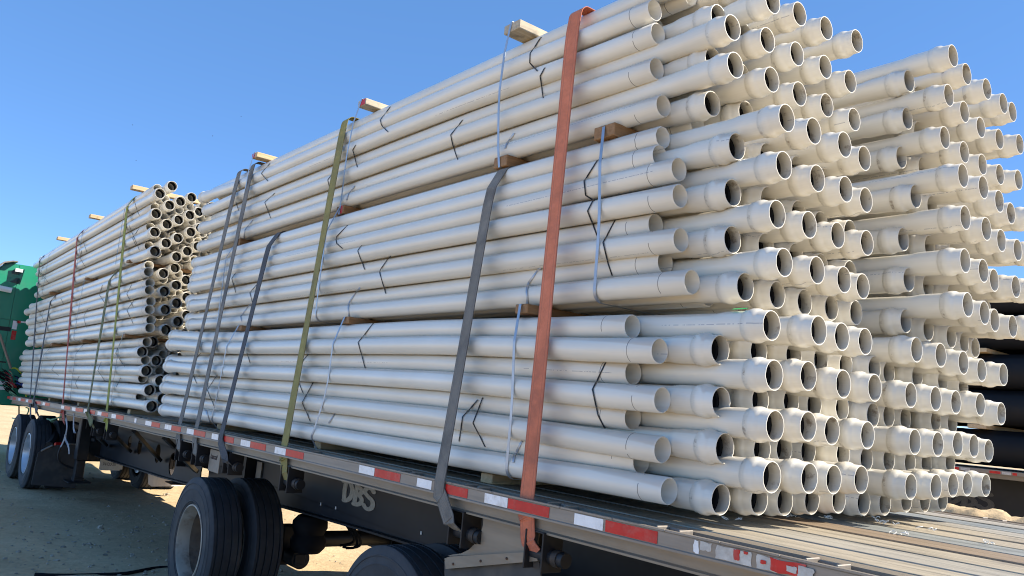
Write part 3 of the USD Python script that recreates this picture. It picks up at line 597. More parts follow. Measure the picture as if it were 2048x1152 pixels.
PLAIN_F = {(1,8,.6):(298,531),(1,7,0):(297,547),(1,6,.5):(300,566),(1,5,0):(299,583),(1,4,.5):(301.5,603),(1,3,0):(299.5,620.4),(1,2,.5):(302,640),(1,1,0):(300,655.7)}

BELL = [(0, .0550), (.002, .0558), (.033, .0563), (.039, .0578), (.045, .0614), (.053, .0640), (.061, .0647), (.070, .0645), (.078, .0628), (.084, .0594), (.089, .0569), (.096, .0563), (.185, .0560), (.200, .0548), (.226, .0511), (.236, R_OUT)]
BELL_IN = [(0, .0522), (.046, .0520), (.056, .0605), (.094, .0605), (.104, .0520), (.182, .0512), (.232, R_IN)]
def pipe_mesh(rear, front, bell_rear, zfun, sides=24, coarse=False):
    """One pipe from its rear end to its front end, both (x, y, z); zfun(x) adds the line it would lie on. Returns arrays for put()."""
    L = rear[0] - front[0]
    mids = [.5, 1.0, 1.8, 2.8, 3.8, L - 1.5, L - .9, L - .4] if not coarse else [1.0, L / 2, L - 1.0]
    outer = BELL + [(s, R_OUT) for s in mids if s > .3 and s < L - .05] + [(L - .004, R_OUT), (L, R_OUT - .003)]
    inner = BELL_IN + [(s, R_IN) for s in mids if s > .3 and s < L - .05] + [(L - .002, R_IN), (L, R_IN + .0008)]
    ph = rng.uniform(0, 6.28); v0 = rng.random()
    def centre(s):                                        # s from the bell end
        t = s if bell_rear else L - s
        x = rear[0] - t
        g, h = math.exp(-(t / .95) ** 2), math.exp(-((L - t) / .95) ** 2)
        if 'lin' in zfun: g, h = 1 - t / L, t / L
        return np.array([x, rear[1] * g + front[1] * h + zfun['y'] * max(0., 1 - g - h) + .0012 * math.sin(t * 1.9 + ph), zfun['z'] + zoff(x) + rear[2] * g + front[2] * h + .0012 * math.cos(t * 1.6 + ph)])
    th = np.linspace(0, 2 * math.pi, sides + 1); cs, sn = np.cos(th), np.sin(th)
    V, F, N, UV = [], [], [], []
    def grid(prof, sgn):
        base = len(V) and sum(len(q) for q in V)
        s = np.array([q[0] for q in prof]); r = np.array([q[1] for q in prof]); c = np.array([centre(q) for q in s])
        dx = (-1 if bell_rear else 1)
        slope = np.gradient(r, s)
        for i in range(len(s)):
            V.append(np.column_stack([np.full(sides + 1, c[i, 0]), c[i, 1] + r[i] * cs, c[i, 2] + r[i] * sn]))
            n = np.column_stack([np.full(sides + 1, -slope[i] * dx), cs, sn]) * sgn; N.append(n / np.linalg.norm(n, axis=1, keepdims=True))
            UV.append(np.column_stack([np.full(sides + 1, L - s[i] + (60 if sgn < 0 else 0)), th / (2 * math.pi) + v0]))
        k = sides + 1
        for i in range(len(s) - 1):
            a = base + i * k + np.arange(sides)
            q = np.stack([a, a + 1, a + k + 1, a + k], 1)
            flip = (sgn > 0) == bell_rear
            if flip: q = q[:, ::-1]
            F.append(q[:, [0, 1, 2]]); F.append(q[:, [0, 2, 3]])
    grid(outer, 1); grid(inner, -1)
    for s, ra, rb, d in ((0., outer[0][1], inner[0][1], 1), (L, outer[-1][1], inner[-1][1], -1)):   # the two end faces
        base = sum(len(q) for q in V); c = centre(s); nx = d * (1 if bell_rear else -1)
        for r in (ra, rb):
            V.append(np.column_stack([np.full(sides + 1, c[0]), c[1] + r * cs, c[2] + r * sn])); N.append(np.tile([nx, 0, 0], (sides + 1, 1)).astype(float)); UV.append(np.column_stack([np.full(sides + 1, L - s + (.3 if s else 0)), th * 0 + .1]))
        a = base + np.arange(sides); k = sides + 1; q = np.stack([a, a + 1, a + k + 1, a + k], 1)
        if nx < 0: q = q[:, ::-1]
        F.append(q[:, [0, 1, 2]]); F.append(q[:, [0, 2, 3]])
    return (np.vstack(V), np.vstack(F)), np.vstack(N), np.vstack(UV), centre

def gasket(centre, bell_rear):
    c = centre(.076); k = 24; th = np.arange(k) * 2 * math.pi / k; n0 = -1 if bell_rear else 1
    pr = [(.0600, .027), (.0508, .024), (.0496, .014), (.0510, .009), (.0494, .004), (.0508, -.002), (.0490, -.008), (.0502, -.014), (.0482, -.022), (.0490, -.034), (.0525, -.040)]; n = len(pr)
    v = np.array([[c[0] - n0 * q, c[1] + r * math.cos(t), c[2] + r * math.sin(t)] for t in th for r, q in pr]); f = []
    for i in range(k):
        for j in range(n - 1):
            a, b = i * n + j, ((i + 1) % k) * n + j; f += [[a, b, b + 1], [a, b + 1, a + 1]]
    return trimesh.Trimesh(v, np.array(f), process=False)

def zlat(t, l): return ZT[t] + (l - 1) * PZ[t]
ZTF, PZF = [-.006, .790, 1.630], [.0950, .1050, .1115]
def zrow(grp, t, l, x):
    """Height of a row's axis at x, before the deck's own bend; the far stack's rows spread towards its bell ends."""
    if grp == 'N': return zlat(t, l)
    w = np.clip((x + 14.2) / 7.2, 0, 1); return zlat(t, l) * (1 - w) + (ZTF[t] + (l - 1) * PZF[t]) * w
ORD = 'first second third fourth fifth sixth seventh eighth ninth tenth'.split()
TIER = ('bottom', 'middle', 'top'); ROWS = 'one two three four five six seven eight nine'.split()
STACK = {('N', 0): 'near left', ('N', 1): 'near right', ('F', 0): 'far left', ('F', 1): 'far right'}
GROUP = 'white bell-ended pipes loaded on the flatbed trailer'
pipe_count = 0; filler = []; CYL = []                    # CYL: (x front, x rear, y, z without zoff, radius) of the left faces, for things that wrap round them

def make_pipe(grp, t, s, l, lat, bell_rear, rear, front, label, sides=24):
    """rear and front: (x, dy, dz) of the ends against the line the pipe lies on; label None joins it to the unseen filler pipes."""
    global pipe_count
    y, z = Y0[(grp, t, s)] + lat * PY, zlat(t, l)
    rr, ff = (rear[0], y + rear[1], rear[2]), (front[0], y + front[1], front[2])
    (v, f), n, uv, centre = pipe_mesh(rr, ff, bell_rear, {'y': y, 'z': z} if grp == 'N' else {'y': y, 'z': z, 'lin': 1}, sides if label else 10, not label)
    if label is None: filler.append((v, f, n, uv)); return
    pipe_count += 1
    if bell_rear:
        c = centre(0.); th = Thing('white_pipe', label, 'pipe', (c[0] - (rr[0] - ff[0]) / 2, y, z - R_OUT + float(zoff(c[0]))), GROUP)
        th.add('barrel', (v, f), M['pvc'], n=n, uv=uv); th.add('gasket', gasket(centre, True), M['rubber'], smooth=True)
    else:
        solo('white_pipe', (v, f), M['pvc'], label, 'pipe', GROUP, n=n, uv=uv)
    if lat <= 1 and s == 0:
        ss = np.linspace(0, rr[0] - ff[0], 60); cc = np.array([centre(q) for q in ss]); cc = cc[np.argsort(cc[:, 0])]; CYL.append((ff[0], rr[0], y, cc[:, 0], cc[:, 2]))

def jitter(a): return a * rng.uniform(-1, 1)
TOPROWS = {('N', 0): (8, 8, 7), ('N', 1): (8, 8, 6), ('F', 0): (8, 8, 8), ('F', 1): (8, 8, 7)}
seen_n = {(t, s, l): (first, step, pts) for t, s, l, first, step, pts in ENDS_N}
ROWX = {(0, 0, 1): .147, (0, 0, 0): .325, (0, 1, 1): .145, (0, 1, 0): .33, (1, 0, 1): .075, (1, 0, 0): .25, (1, 1, 1): .235, (1, 1, 0): .465, (2, 0, 1): -.135, (2, 0, 0): 0., (2, 1, 1): .134, (2, 1, 0): .315}
for t in range(3):
    for s in (0, 1):
        for l in range(1, TOPROWS[('N', s)][t] + 1):
            odd = l % 2 == 1
            first, step, pts = seen_n.get((t, s, l), (None, 2, []))
            lats = [k + (0 if odd else .5) for k in range(10 if odd else 9)]
            if s == 1 and not odd: lats.append(9.5)
            if t == 0 and s == 1: pass
            bells = [q for q in lats if (int(q) % 2 == 1)]
            if t == 2 and s == 0 and not odd: bells = [q for q in lats if int(q) % 2 == 0]
            if t == 2 and s == 0 and l == 6: lats = [0] + lats[1:]
            if t == 2 and s == 0 and l == 7: bells = [.5, 2.5, 4.5, 6.5]; lats = [k + .5 for k in range(9)]
            if t == 1 and s == 0 and l == 6: lats = [.15] + lats[1:]
            if t == 1 and s == 0 and l == 7: lats = [.35] + lats[1:]
            where = f'row {ROWS[l - 1]} up, {TIER[t]} {STACK[("N", s)]} bundle'
            order = 0
            for q in lats:
                z = zlat(t, l); y = Y0[('N', t, s)] + q * PY
                if q in bells:
                    k = (q - first) / step if first is not None else -1
                    xr, dz = ROWX[(t, s, int(odd))] + jitter(.02), jitter(.004)
                    if k >= 0 and abs(k - round(k)) < .01 and round(k) < len(pts):
                        P = at(*pts[int(round(k))], y); xr = float(np.clip(P[0], ROWX[(t, s, int(odd))] - .13, ROWX[(t, s, int(odd))] + .13)); dz = float(np.clip(P[2] - z, -.022, .022))
                    seen = True
                    if odd and s == 1 and t > 0 and q > 3: seen = q < 6
                    lab = f'white belled pipe, {ORD[order]} from left in {where}' if seen else None
                    order += 1
                    make_pipe('N', t, s, l, q, True, (xr, 0, dz), (xr - 6.22 + jitter(.03), 0, jitter(.006)), lab)
                else:
                    e = PLAIN_N.get((t, l, q)) if s == 0 else None
                    xr = ROWX[(t, s, int(odd))] - (.17 if odd else .52) + jitter(.03); dz = jitter(.004); xf = xr - 6.1; dzf = jitter(.006); lab = None
                    if s == 1: xr -= .35 if t else .1
                    if e:
                        P = at(*e[0], y); xr, dz = P[0], float(np.clip(P[2] - z, -.04, .04)); xf = xr - 6.1
                        if e[1]:
                            Q = at(*e[1], y); xf = float(np.clip(Q[0], xr - 6.4, xr - 5.7)); dzf = float(np.clip(Q[2] - z - zoff(xf), -.06, .06))
                        lab = f'plain-ended white pipe on the left face in {where}' if q < 1 else f'plain-ended white pipe peeping out below in {where}'
                    elif s == 1 and q < 1 and t > 0:
                        lab = f'plain-ended white pipe at the left edge in {where}'
                    make_pipe('N', t, s, l, q, False, (xr, 0, dz), (xf, 0, dzf), lab)

seen_f = {(t, l): (first, step, pts) for t, l, first, step, pts in ENDS_F}
FX = {0: -6.8, 1: -7.15, 2: -7.3}
for t in range(3):
    for s in (0, 1):
        for l in range(1, TOPROWS[('F', s)][t] + 1):
            odd = l % 2 == 1; lats = [k + (0 if odd else .5) for k in range(10 if odd else 9)]
            first, step, pts = seen_f.get((t, l), (None, 3, [])) if s == 0 else (None, 3, [])
            where = f'row {ROWS[l - 1]} up, {TIER[t]} {STACK[("F", s)]} bundle'; order = 0
            bells = {round((first + step * k) * 2) / 2: k for k in range(len(pts))} if first is not None else {}
            for q in lats:
                z = zlat(t, l); y = Y0[('F', t, s)] + q * PY; e = PLAIN_F.get((t, l, q)) if s == 0 else None
                if t == 1 and l == 8 and q == .5: e = PLAIN_F[(1, 8, .6)]
                xf = np.interp(l, [1, 7], [-13.9, -14.55]) + jitter(.12)
                if q in bells:
                    P = at(*pts[bells[q]], y); xr = float(np.clip(P[0], FX[t] - .6, FX[t] + .6)); zr = zrow('F', t, l, xr); zz = np.clip(P[2] - zr - zoff(xr), -.02, .02) + zr - z
                    make_pipe('F', t, s, l, q, True, (xr, 0, float(zz)), (xf, 0, jitter(.006)), f'white belled pipe, {ORD[order]} from left in {where}', 18); order += 1
                elif e:
                    P = at(*e, y); zr = zrow('F', t, l, P[0]); zz = np.clip(P[2] - zr - zoff(P[0]), -.02, .035) + zr - z
                    make_pipe('F', t, s, l, q, False, (P[0], 0, float(zz)), (xf, 0, jitter(.006)), f'plain-ended white pipe on the left face in {where}', 18)
                elif s == 0 and q < 1 and not bells.get(q):
                    xr = FX[t] - .25 + jitter(.05)
                    make_pipe('F', t, s, l, q, False, (xr, 0, zrow('F', t, l, xr) - z), (xf, 0, jitter(.006)), f'recessed white pipe on the left face in {where}', 18)
                else:
                    xr = FX[t] - .70 + jitter(.2)
                    make_pipe('F', t, s, l, q, False, (xr, 0, zrow('F', t, l, xr) - z + jitter(.006)), (xf, 0, jitter(.006)), None)
vs, fs, ns, us, n = [], [], [], [], 0
for v, f, nn, uv in filler: vs.append(v); fs.append(f + n); ns.append(nn); us.append(uv); n += len(v)
tag(put('white_pipes', (np.vstack(vs), np.vstack(fs)), M['pvc'], n=np.vstack(ns), uv=np.vstack(us)), 'remaining white pipes packed inside the bundles behind the outer ones', 'pipes', None, 'stuff')
print('pipes', pipe_count, 'filler', len(filler))

# ------------------------------------------------------------------ timbers between and above the bundles
def timber(x, y, z, wood, label, w=.082, h=.040, L=2.15, yaw=0., paint=None, group='timbers stacked between the pipe bundles'):
    """A timber lying across the load, its near end at (x, y), resting on z."""
    t = Thing('timber', label, 'timber', (x, y, z), group)
    b = bev(-w / 2, w / 2, 0, L, 0, h, .004); v = b.vertices.copy(); c, s = math.cos(yaw), math.sin(yaw)
    v = np.column_stack([v[:, 0] * c - v[:, 1] * s, v[:, 0] * s + v[:, 1] * c, v[:, 2]]) + [x, y, z]
    t.add('beam_of_wood', (v, b.faces), WOOD[wood])
    if paint:
        q = bev(paint[0] * w, paint[1] * w, -.0012, .0004, .002, h - .002, .0003); u = q.vertices; u = np.column_stack([u[:, 0] * c - u[:, 1] * s, u[:, 0] * s + u[:, 1] * c, u[:, 2]]) + [x, y, z]
        t.add('red_paint_patch', (u, q.faces), M['red_tape'])
    return t
def tops(grp, t, x): return zrow(grp, t, TOPROWS[(grp, 0)][t], x) + R_OUT + zoff(x)
def under(grp, t, x): return zrow(grp, t, 1, x) - R_OUT + zoff(x)
TIM = {}
for k, (x, y, w, nm, pn) in enumerate(((-1.34, .085, 'grey', 'widest pale timber on the highest near bundle, nearest the orange strap', None),
                                   (-3.03, .10, 'grey', 'pale timber with red end on top near the yellow strap', (-.2, .45)),
                                   (-4.96, .09, 'pine', 'red-ended timber on top above the two grey straps', (-.5, .1)))):
    z = tops('N', 2, x) + .001; TIM['N', 3, k] = (x, y, z, .082, .050 if k == 0 else .046); timber(x, y, z, w, nm, h=.050 if k == 0 else .046, w=.135 if k == 0 else .11, L=2.0, paint=pn)
for k, (x, y, w, nm, pn) in enumerate(((-1.37, .115, 'brown', 'brown timber between top and middle near bundles, left of orange strap', None),
                                   (-3.23, .13, 'brown', 'red-marked brown timber between top and middle near bundles by yellow strap', (-.1, .35)),
                                   (-5.25, .15, 'brown', 'small brown timber between top and middle near bundles by grey straps', None),
                                   (-.60, .115, 'brown', 'large brown timber under the top near bundle, right of the orange strap', None))):
    z = tops('N', 1, x) + .001; TIM['N', 2, k] = (x, y, z, .09, .05); timber(x, y, z, w, nm, w=.135 if k == 3 else .115, h=under('N', 2, x) - z - .001, L=2.1, paint=pn, yaw=-.02)
for k, (x, w, nm) in enumerate(((-.95, 'brown', 'brown timber between middle and bottom near bundles, behind orange strap'),
                                (-2.70, 'brown', 'brown timber between middle and bottom near bundles, between yellow and grey straps'),
                                (-4.52, 'brown', 'brown timber between middle and bottom near bundles, behind charcoal strap'))):
    z = tops('N', 0, x) + .001; TIM['N', 1, k] = (x, .0, z, .09, .04); timber(x, .005, z, w, nm, w=.09, h=under('N', 1, x) - z - .001)
for k, (x, nm) in enumerate(((-1.13, 'short pine timber under the bottom near bundle beside the orange strap'), (-2.93, 'short pine timber under the bottom near bundle right of yellow strap'), (-4.74, 'short pine timber under the bottom near bundle left of charcoal strap'))):
    z = -.0985 + zoff(x); timber(x, .03, z, 'pine', nm, w=.09, h=.045); TIM['N', 0, k] = (x, .03, z, .09, .045)
for k, (x, nm) in enumerate(((-8.1, 'orange-brown timber on the far stack nearest the near stack'), (-10.2, 'pale timber on top of the far stack beside the red strap'), (-12.4, 'pale timber on top of the far stack nearest the green truck'))):
    z = tops('F', 2, x) + .005; TIM['F', 3, k] = (x, -.17, z, .09, .05); timber(x, -.17, z, 'pine', nm, h=.05, w=.10, L=2.0, group='timbers on the far stack')
for t, lab in ((1, 'between top and middle far bundles'), (0, 'between middle and bottom far bundles')):
    for k, (x, e) in enumerate((((-7.9, 'right of the lime strap'), (-10.0, 'beside the red strap'), (-12.5, 'near the black straps')), ((-7.55, 'right of the lime strap'), (-9.6, 'left of the olive strap'), (-11.6, 'near the black straps')))[1 - t]):
        z = tops('F', t, x) + .001; TIM['F', t + 1, k] = (x, -.13, z, .09, .045); timber(x, -.13, z, 'brown', f'brown timber {lab}, {e}', w=.11, h=max(.03, under('F', t + 1, x) - z - .001), group='timbers in the far stack')
for k, (x, e) in enumerate(((-7.3, 'right of the lime strap'), (-9.75, 'right of the red strap'), (-11.7, 'near the black straps'))):
    z = -.0985 + zoff(x); timber(x, -.02, z, 'pine', f'pine timber under the bottom far bundle, {e}', w=.10, h=.045, group='timbers in the far stack'); TIM['F', 0, k] = (x, -.02, z, .09, .045)

# ------------------------------------------------------------------ webbing straps and steel bands wrap the outline of the load
def circles(grp, tiers, sides, x, r, lim=None):
    out = []
    for t in tiers:
        for s in sides:
            for l in range(1, TOPROWS[(grp, s)][t] + 1):
                odd = l % 2 == 1
                for q in ((0, 9) if odd else (.5, 8.5)) if l not in (1, TOPROWS[(grp, s)][t]) else [k + (0 if odd else .5) for k in range(10 if odd else 9)]:
                    out.append(Point(Y0[(grp, t, s)] + q * PY, zrow(grp, t, l, x) + zoff(x)).buffer(R_OUT + r, 10))
    return out

def hull_from(geoms, start, end_y):
    """The taut line from start (y, z) round the near side of the geometry and over its top to end_y."""
    h = shapely.convex_hull(shapely.union_all(list(geoms) + [Point(start)])); c = np.array(h.exterior.coords)[:-1]
    if Polygon(c).exterior.is_ccw: c = c[::-1]              # clockwise: from the start upward on the near side
    i = int(np.argmin(np.hypot(*(c - start).T))); c = np.roll(c, -i, 0)
    out = [c[0]]
    for p in c[1:]:
        if p[0] > end_y and p[1] > start[1] + .3: out.append((end_y, p[1])); break
        out.append(p)
    return np.array(out)

def fill_line(p, step=.08):
    out = [p[0]]
    for a, b in zip(p[:-1], p[1:]):
        k = max(1, int(np.linalg.norm(np.subtract(b, a)) / step)); out += [np.array(a) + (np.array(b) - a) * j / k for j in range(1, k + 1)]
    return np.array(out)

STRAPS = [  # load, tiers, web, label, rail pixel, rail in front, top pixel (on the outermost pipe), pixels below the rail, width
 ('N', (0, 1, 2), 'orange', 'wide orange ratchet strap over the highest near bundle', (1054, 994), False, (1152, 70), [(1054, 1030), (1056, 1085), (1073, 1106)], .086),
 ('N', (0, 1), 'grey', 'wide grey ratchet strap over the middle near bundle, left of the orange one', (880, 958), True, (984, 412), [(882, 990), (900, 1048), (917, 1062)], .080),
 ('N', (0, 1, 2), 'yellow', 'dull yellow ratchet strap over the highest near bundle', (569, 889), False, (690, 270), [(568, 912), (568, 945), (574, 962)], .090),
 ('N', (0, 1), 'dark', 'charcoal ratchet strap over the middle near bundle, left of the yellow one', (443, 868), True, (539, 508), [(442, 888), (452, 922), (458, 930)], .085),
 ('N', (0, 1, 2), 'grey', 'right one of the paired grey straps over the highest near bundle', (394, 849), False, (505, 359), [(389, 880), (390, 908), (394, 914)], .085),
 ('N', (0, 1, 2), 'grey', 'left one of the paired grey straps over the highest near bundle', (360, 846), False, (478, 369), [(356, 872), (357, 898), (361, 905)], .085),
 ('F', (0, 1, 2), 'lime', 'lime green ratchet strap over the highest far bundle', (214, 819), False, (256, 420), [(213, 838), (214, 858), (216, 867)], .085),
 ('F', (0, 1), 'olive', 'olive green ratchet strap over the middle far bundle', (176, 818), True, (222, 556), [(176, 830), (184, 848), (190, 860)], .085),
 ('F', (0, 1, 2), 'red', 'faded red strap over the highest far bundle with hanging tail', (125.6, 806), False, (157, 468), [(126, 822), (126.5, 836), (127.5, 846)], .085),
 ('F', (0, 1), 'dark', 'black strap over the middle far bundle nearest the truck', (68, 797), True, (103, 600), [(69, 808), (74, 824), (78, 835)], .085),
 ('F', (0, 1, 2), 'dark', 'black strap over the highest far bundle nearest the truck', (60.5, 796), False, (81.5, 512), [(61, 815), (61, 834), (62, 838)], .07)]
for grp, tiers, web, lab, rp, front, tp, below, w in STRAPS:
    ys = (RY0 - .012) if front else (RY1 + .014); r0 = at(*rp, ys); zt = max(tiers); contact = at(*tp, Y0[(grp, zt, 0)] - .04)
    xa, xb, za, zb = r0[0], contact[0], r0[2], contact[2]
    ends = [2.1] if zt == 2 else [1.0]
    line = fill_line(hull_from(circles(grp, tiers, (0, 1) if zt == 2 else (0,), xb, .004), (ys, -.100 + zoff(xa)), ends[0]))
    xx = np.interp(line[:, 1], sorted((za, zb)), (xa, xb) if za < zb else (xb, xa))
    over = np.cumsum(np.r_[0, np.hypot(*np.diff(line, axis=0).T)]); over = np.clip(over - over[np.argmax(line[:, 1] > zb + .02)], 0, None) if (line[:, 1] > zb + .02).any() else over * 0
    up = np.column_stack([xx + 0 * over, line])
    # below the rail the web drops to the winch
    xl = r0[0]; dn = []
    dn.append((xl, ys, -.165 + zoff(xl)))
    for k, px in enumerate(below):
        yy = min(ys, -.158) if k < len(below) - 1 else -.135; q = at(*px, yy); dn.append(tuple(q))
    dn = np.array(dn); pts = np.vstack([dn[::-1], up])
    pts = np.vstack([fill_line(pts[:len(dn)], .02), pts[len(dn):]])
    wd = np.tile([1., 0, 0], (len(pts), 1)); wd[:, 1] = .05 * np.sin(np.arange(len(pts)) * .23); ww = w * (1 + .03 * np.sin(np.arange(len(pts)) * .31 + w * 99))
    m = ribbon(pts, wd, ww, .0035)
    solo('ratchet_strap', (m.vertices, m.faces), WEB[web], lab, 'strap', 'ratchet straps holding the load', uv=web_uv(m, len(pts)))
    # the winch it winds on
    q = dn[-1]; wx, wz = q[0] + .01, q[2] - .005
    if wx > -9:
        win = T('winch', cat_mesh([bev(wx + w / 2 + .006, wx + w / 2 + .014, -.165, -.055, wz - .06, -.215 + zoff(wx)), bev(wx - w / 2 - .014, wx - w / 2 - .006, -.165, -.055, wz - .06, -.215 + zoff(wx)),
                                   bev(wx - w / 2 - .012, wx + w / 2 + .012, -.155, -.065, -.222 + zoff(wx), -.214 + zoff(wx))]), M['steel_black'])
        d = trimesh.creation.cylinder(.030, w + .13, sections=18); d.apply_transform(trimesh.transformations.rotation_matrix(math.pi / 2, [0, 1, 0])); d.apply_translation((wx + .03, -.110, wz)); T('spool', d, M['steel_black'], parent=win, smooth=30)
        cap = trimesh.creation.annulus(.018, .034, .03, sections=20); cap.apply_transform(trimesh.transformations.rotation_matrix(math.pi / 2, [0, 1, 0])); cap.apply_translation((wx + w / 2 + .05, -.110, wz)); T('ratchet_cap', cap, M['cap'], parent=win, smooth=30)

# steel bands: load, tier, timber below, timber above, pixel on the face (for x), slope, label
BANDS = [('N', 2, 0, 0, (1009, 205), 'bright steel band round the top near bundle, left of the orange strap'), ('N', 2, 1, 1, (699, 320), 'bright steel band round the top near bundle, right of yellow strap'),
         ('N', 2, 2, 2, (492, 405), 'thin steel band round the top near bundle between the grey straps'), ('N', 1, 0, 3, (1201, 430), 'bright steel band round the middle near bundle, right of the orange strap'),
         ('N', 1, 1, 1, (637, 585), 'thin steel band round the middle near bundle just right of yellow strap'), ('N', 1, 2, 2, (443, 590), 'thin steel band round the middle near bundle beside the grey straps'),
         ('N', 0, 0, 0, (1026, 800), 'bright steel band round the bottom near bundle, left of the orange strap'), ('N', 0, 1, 1, (652, 800), 'pale steel band round the bottom near bundle, right of yellow strap'),
         ('N', 0, 2, 2, (441, 760), 'thin steel band round the bottom near bundle beside the charcoal strap'),
         ('F', 2, 0, 0, (241, 470), 'thin steel band round the top far bundle beside lime strap'), ('F', 2, 1, 1, (158, 510), 'thin steel band round the top far bundle beside red strap'), ('F', 2, 2, 2, (93, 540), 'thin steel band round the top far bundle beside black straps'),
         ('F', 0, 0, 0, (225, 790), 'thin steel band round the bottom far bundle beside lime strap'), ('F', 0, 1, 1, (142, 770), 'thin steel band round the bottom far bundle right of the red strap'), ('F', 0, 2, 2, (77, 770), 'thin steel band round the bottom far bundle between black straps'),
         ('F', 1, 1, 1, (157, 620), 'thin steel band round the middle far bundle right of the red strap')]
for grp, t, kl, ku, px, lab in BANDS:
    x = at(*px, Y0[(grp, t, 0)] - .05)[0]; g = circles(grp, (t,), (0,), x, .0025)
    zc = zrow(grp, t, 4, x) + zoff(x); xlo = xhi = x
    a = TIM[grp, t, kl]; b = TIM[grp, t + 1, ku]
    if abs(a[0] - x) < .22: g.append(sbox(a[1] - .0015, a[2] + .0, a[1] + .3, a[2] + .03).buffer(.001)); xlo = a[0]
    upper = (grp, t, ku)
    if abs(b[0] - x) < .3: g.append(sbox(b[1] - .0015, b[2] + .004, b[1] + .8, b[2] + b[4] + .001).buffer(.001)); xhi = b[0]
    c = np.array(shapely.convex_hull(shapely.union_all(g)).exterior.coords)[:-1]; c = fill_line(np.vstack([c, c[:1]]), .1)
    zz = c[:, 1]; xx = np.interp(zz, [zz.min(), zz.min() + .12, zc, zz.max() - .15, zz.max()], [xlo, (xlo + x) / 2, x, (x * .6 + xhi * .4), xhi])
    solo('steel_band', ribbon(np.column_stack([xx, c]), (1, 0, 0), .017 if grp == 'N' else .011, .0016), M['galv' if grp == 'N' else 'band_dark'], lab, 'band', 'steel bands round the pipe bundles')

# black plastic ties: each hugs the pipes where it shows, then dives into the gaps
def hit(px, py):
    """First left-face pipe met by a line of sight: (point, outward normal) or None."""
    v = ray(px, py); best = None
    for xf, xr, y, cx, cz in CYL:
        z = 0.; zo = float(np.interp((CAM + v * (y - CAM[1]) / v[1])[0], cx, cz))
        for _ in range(3):
            o = CAM[1:] - [y, z + zo]; d = v[1:]; A, B, C = d @ d, o @ d, o @ o - R_OUT ** 2; disc = B * B - A * C
            if disc < 0: break
            k = (-B - math.sqrt(disc)) / A; P = CAM + v * k; zo = float(np.interp(P[0], cx, cz))
        if disc >= 0 and xf < P[0] < xr and k > 0 and (best is None or k < best[0]): best = (k, P, np.array([0, P[1] - y, P[2] - z - zo]) / R_OUT)
    return best and best[1:]
def tie_mesh(pix, w, th):
    px = fill_line(np.array(pix, float), 2.0); P, Nn = [], []
    for x, y in px:
        h = hit(x, y)
        if h is not None: P.append(h[0] + h[1] * .003); Nn.append(h[1])
    if len(P) < 4: return None
    P, Nn = np.array(P), np.array(Nn)
    keep = [0]                                              # taut: drop points that dive far behind the line
    k = np.ones(7) / 7; n = len(P)
    Q = P.copy()
    for c in range(3):
        e = np.r_[np.full(3, P[0, c]), P[:, c], np.full(3, P[-1, c])]; Q[:, c] = np.convolve(e, k, 'valid')
    Q = np.where((np.einsum('ij,ij->i', Q - P, Nn) > 0)[:, None], Q, P)
    return ribbon(np.vstack([P[0] - Nn[0] * .012, Q, P[-1] - Nn[-1] * .012]), np.tile([1., 0, 0], (len(Q) + 2, 1)), w, th)
TIES = [('N top', [[(1082.5,75),(1061,107),(1060,125),(1075,142)], [(1090,136),(1081,152),(1087,196)], [(781,214),(761,240),(764,252),(777,264)], [(926,240),(902,270),(906,290),(916,319)], [(712,290),(706,300),(715,334)],
         [(667,345),(656,360),(661,381)], [(540,327),(523,347),(536,362)], [(550,386),(530,405),(542,436)], [(472,405),(478,421)]]),
        ('N middle', [[(1242,302),(1195,322),(1169,362),(1172,390),(1189,401)], [(1187,401),(1176,422),(1197,476)], [(1231,441),(1207,485),(1217,527),(1225,550)], [(704,442),(672,475),(674,487),(686,497)], [(724,490),(716,502),(730,539)],
         [(781,512),(759,542),(772,587)], [(472,545),(464,557),(472,585)], [(519,564),(500,585),(507,610)]]),
        ('N bottom', [[(1212,726),(1186,779),(1197,830),(1210,855)], [(747,647),(717,685),(731,736)], [(617,709),(602,727)], [(596,761),(607,786)], [(627,765),(605,805),(621,842)], [(956,800),(926,834),(919,882)], [(966,796),(947,846),(971,893)],
         [(494,706),(501,726)], [(434,751),(415,780),(430,815)], [(402,706),(387,725)], [(384,745),(394,767)]]),
        ('F top', [[(270.6,407),(273,417),(279,431)], [(258,450),(279,500)], [(279,456),(265.5,476),(272,491)], [(166,481),(174,504)], [(163.5,501),(160,516),(172,535)], [(86,530),(82,545),(97,565)]]),
        ('F middle', [[(264,569),(254,588),(267,614)], [(268,601.5),(254,620),(267,648)], [(176,618),(167,633),(173.6,656)], [(121,595),(128,609)], [(205,570),(199,590),(210,606)], [(90,618),(83,630),(92,650)]]),
        ('F bottom', [[(243,681),(231.5,706),(249,732.5)], [(202.6,724),(196,741),(210,761.5)], [(112,726),(104,739),(117,751)], [(158.5,752.6),(151,766.5),(156,776.6)], [(241.6,756),(233,774)]])]
CATCH = {'N': 'near', 'F': 'far'}
for where, lst in TIES:
    g, tname = where.split()
    order = sorted(range(len(lst)), key=lambda k: lst[k][0][0])
    for n, k in enumerate(order):
        m = tie_mesh(lst[k], .0065 if g == 'N' else .006, .002)
        if m is None: print('tie missed', where, k); continue
        nth = ('eleventh' if n == 10 else ORD[n])
        solo('plastic_tie', m, M['tie'], f'black plastic tie on the left face of the {tname} {CATCH[g]} bundle, {nth} from left', 'tie', 'black plastic ties round the pipes')
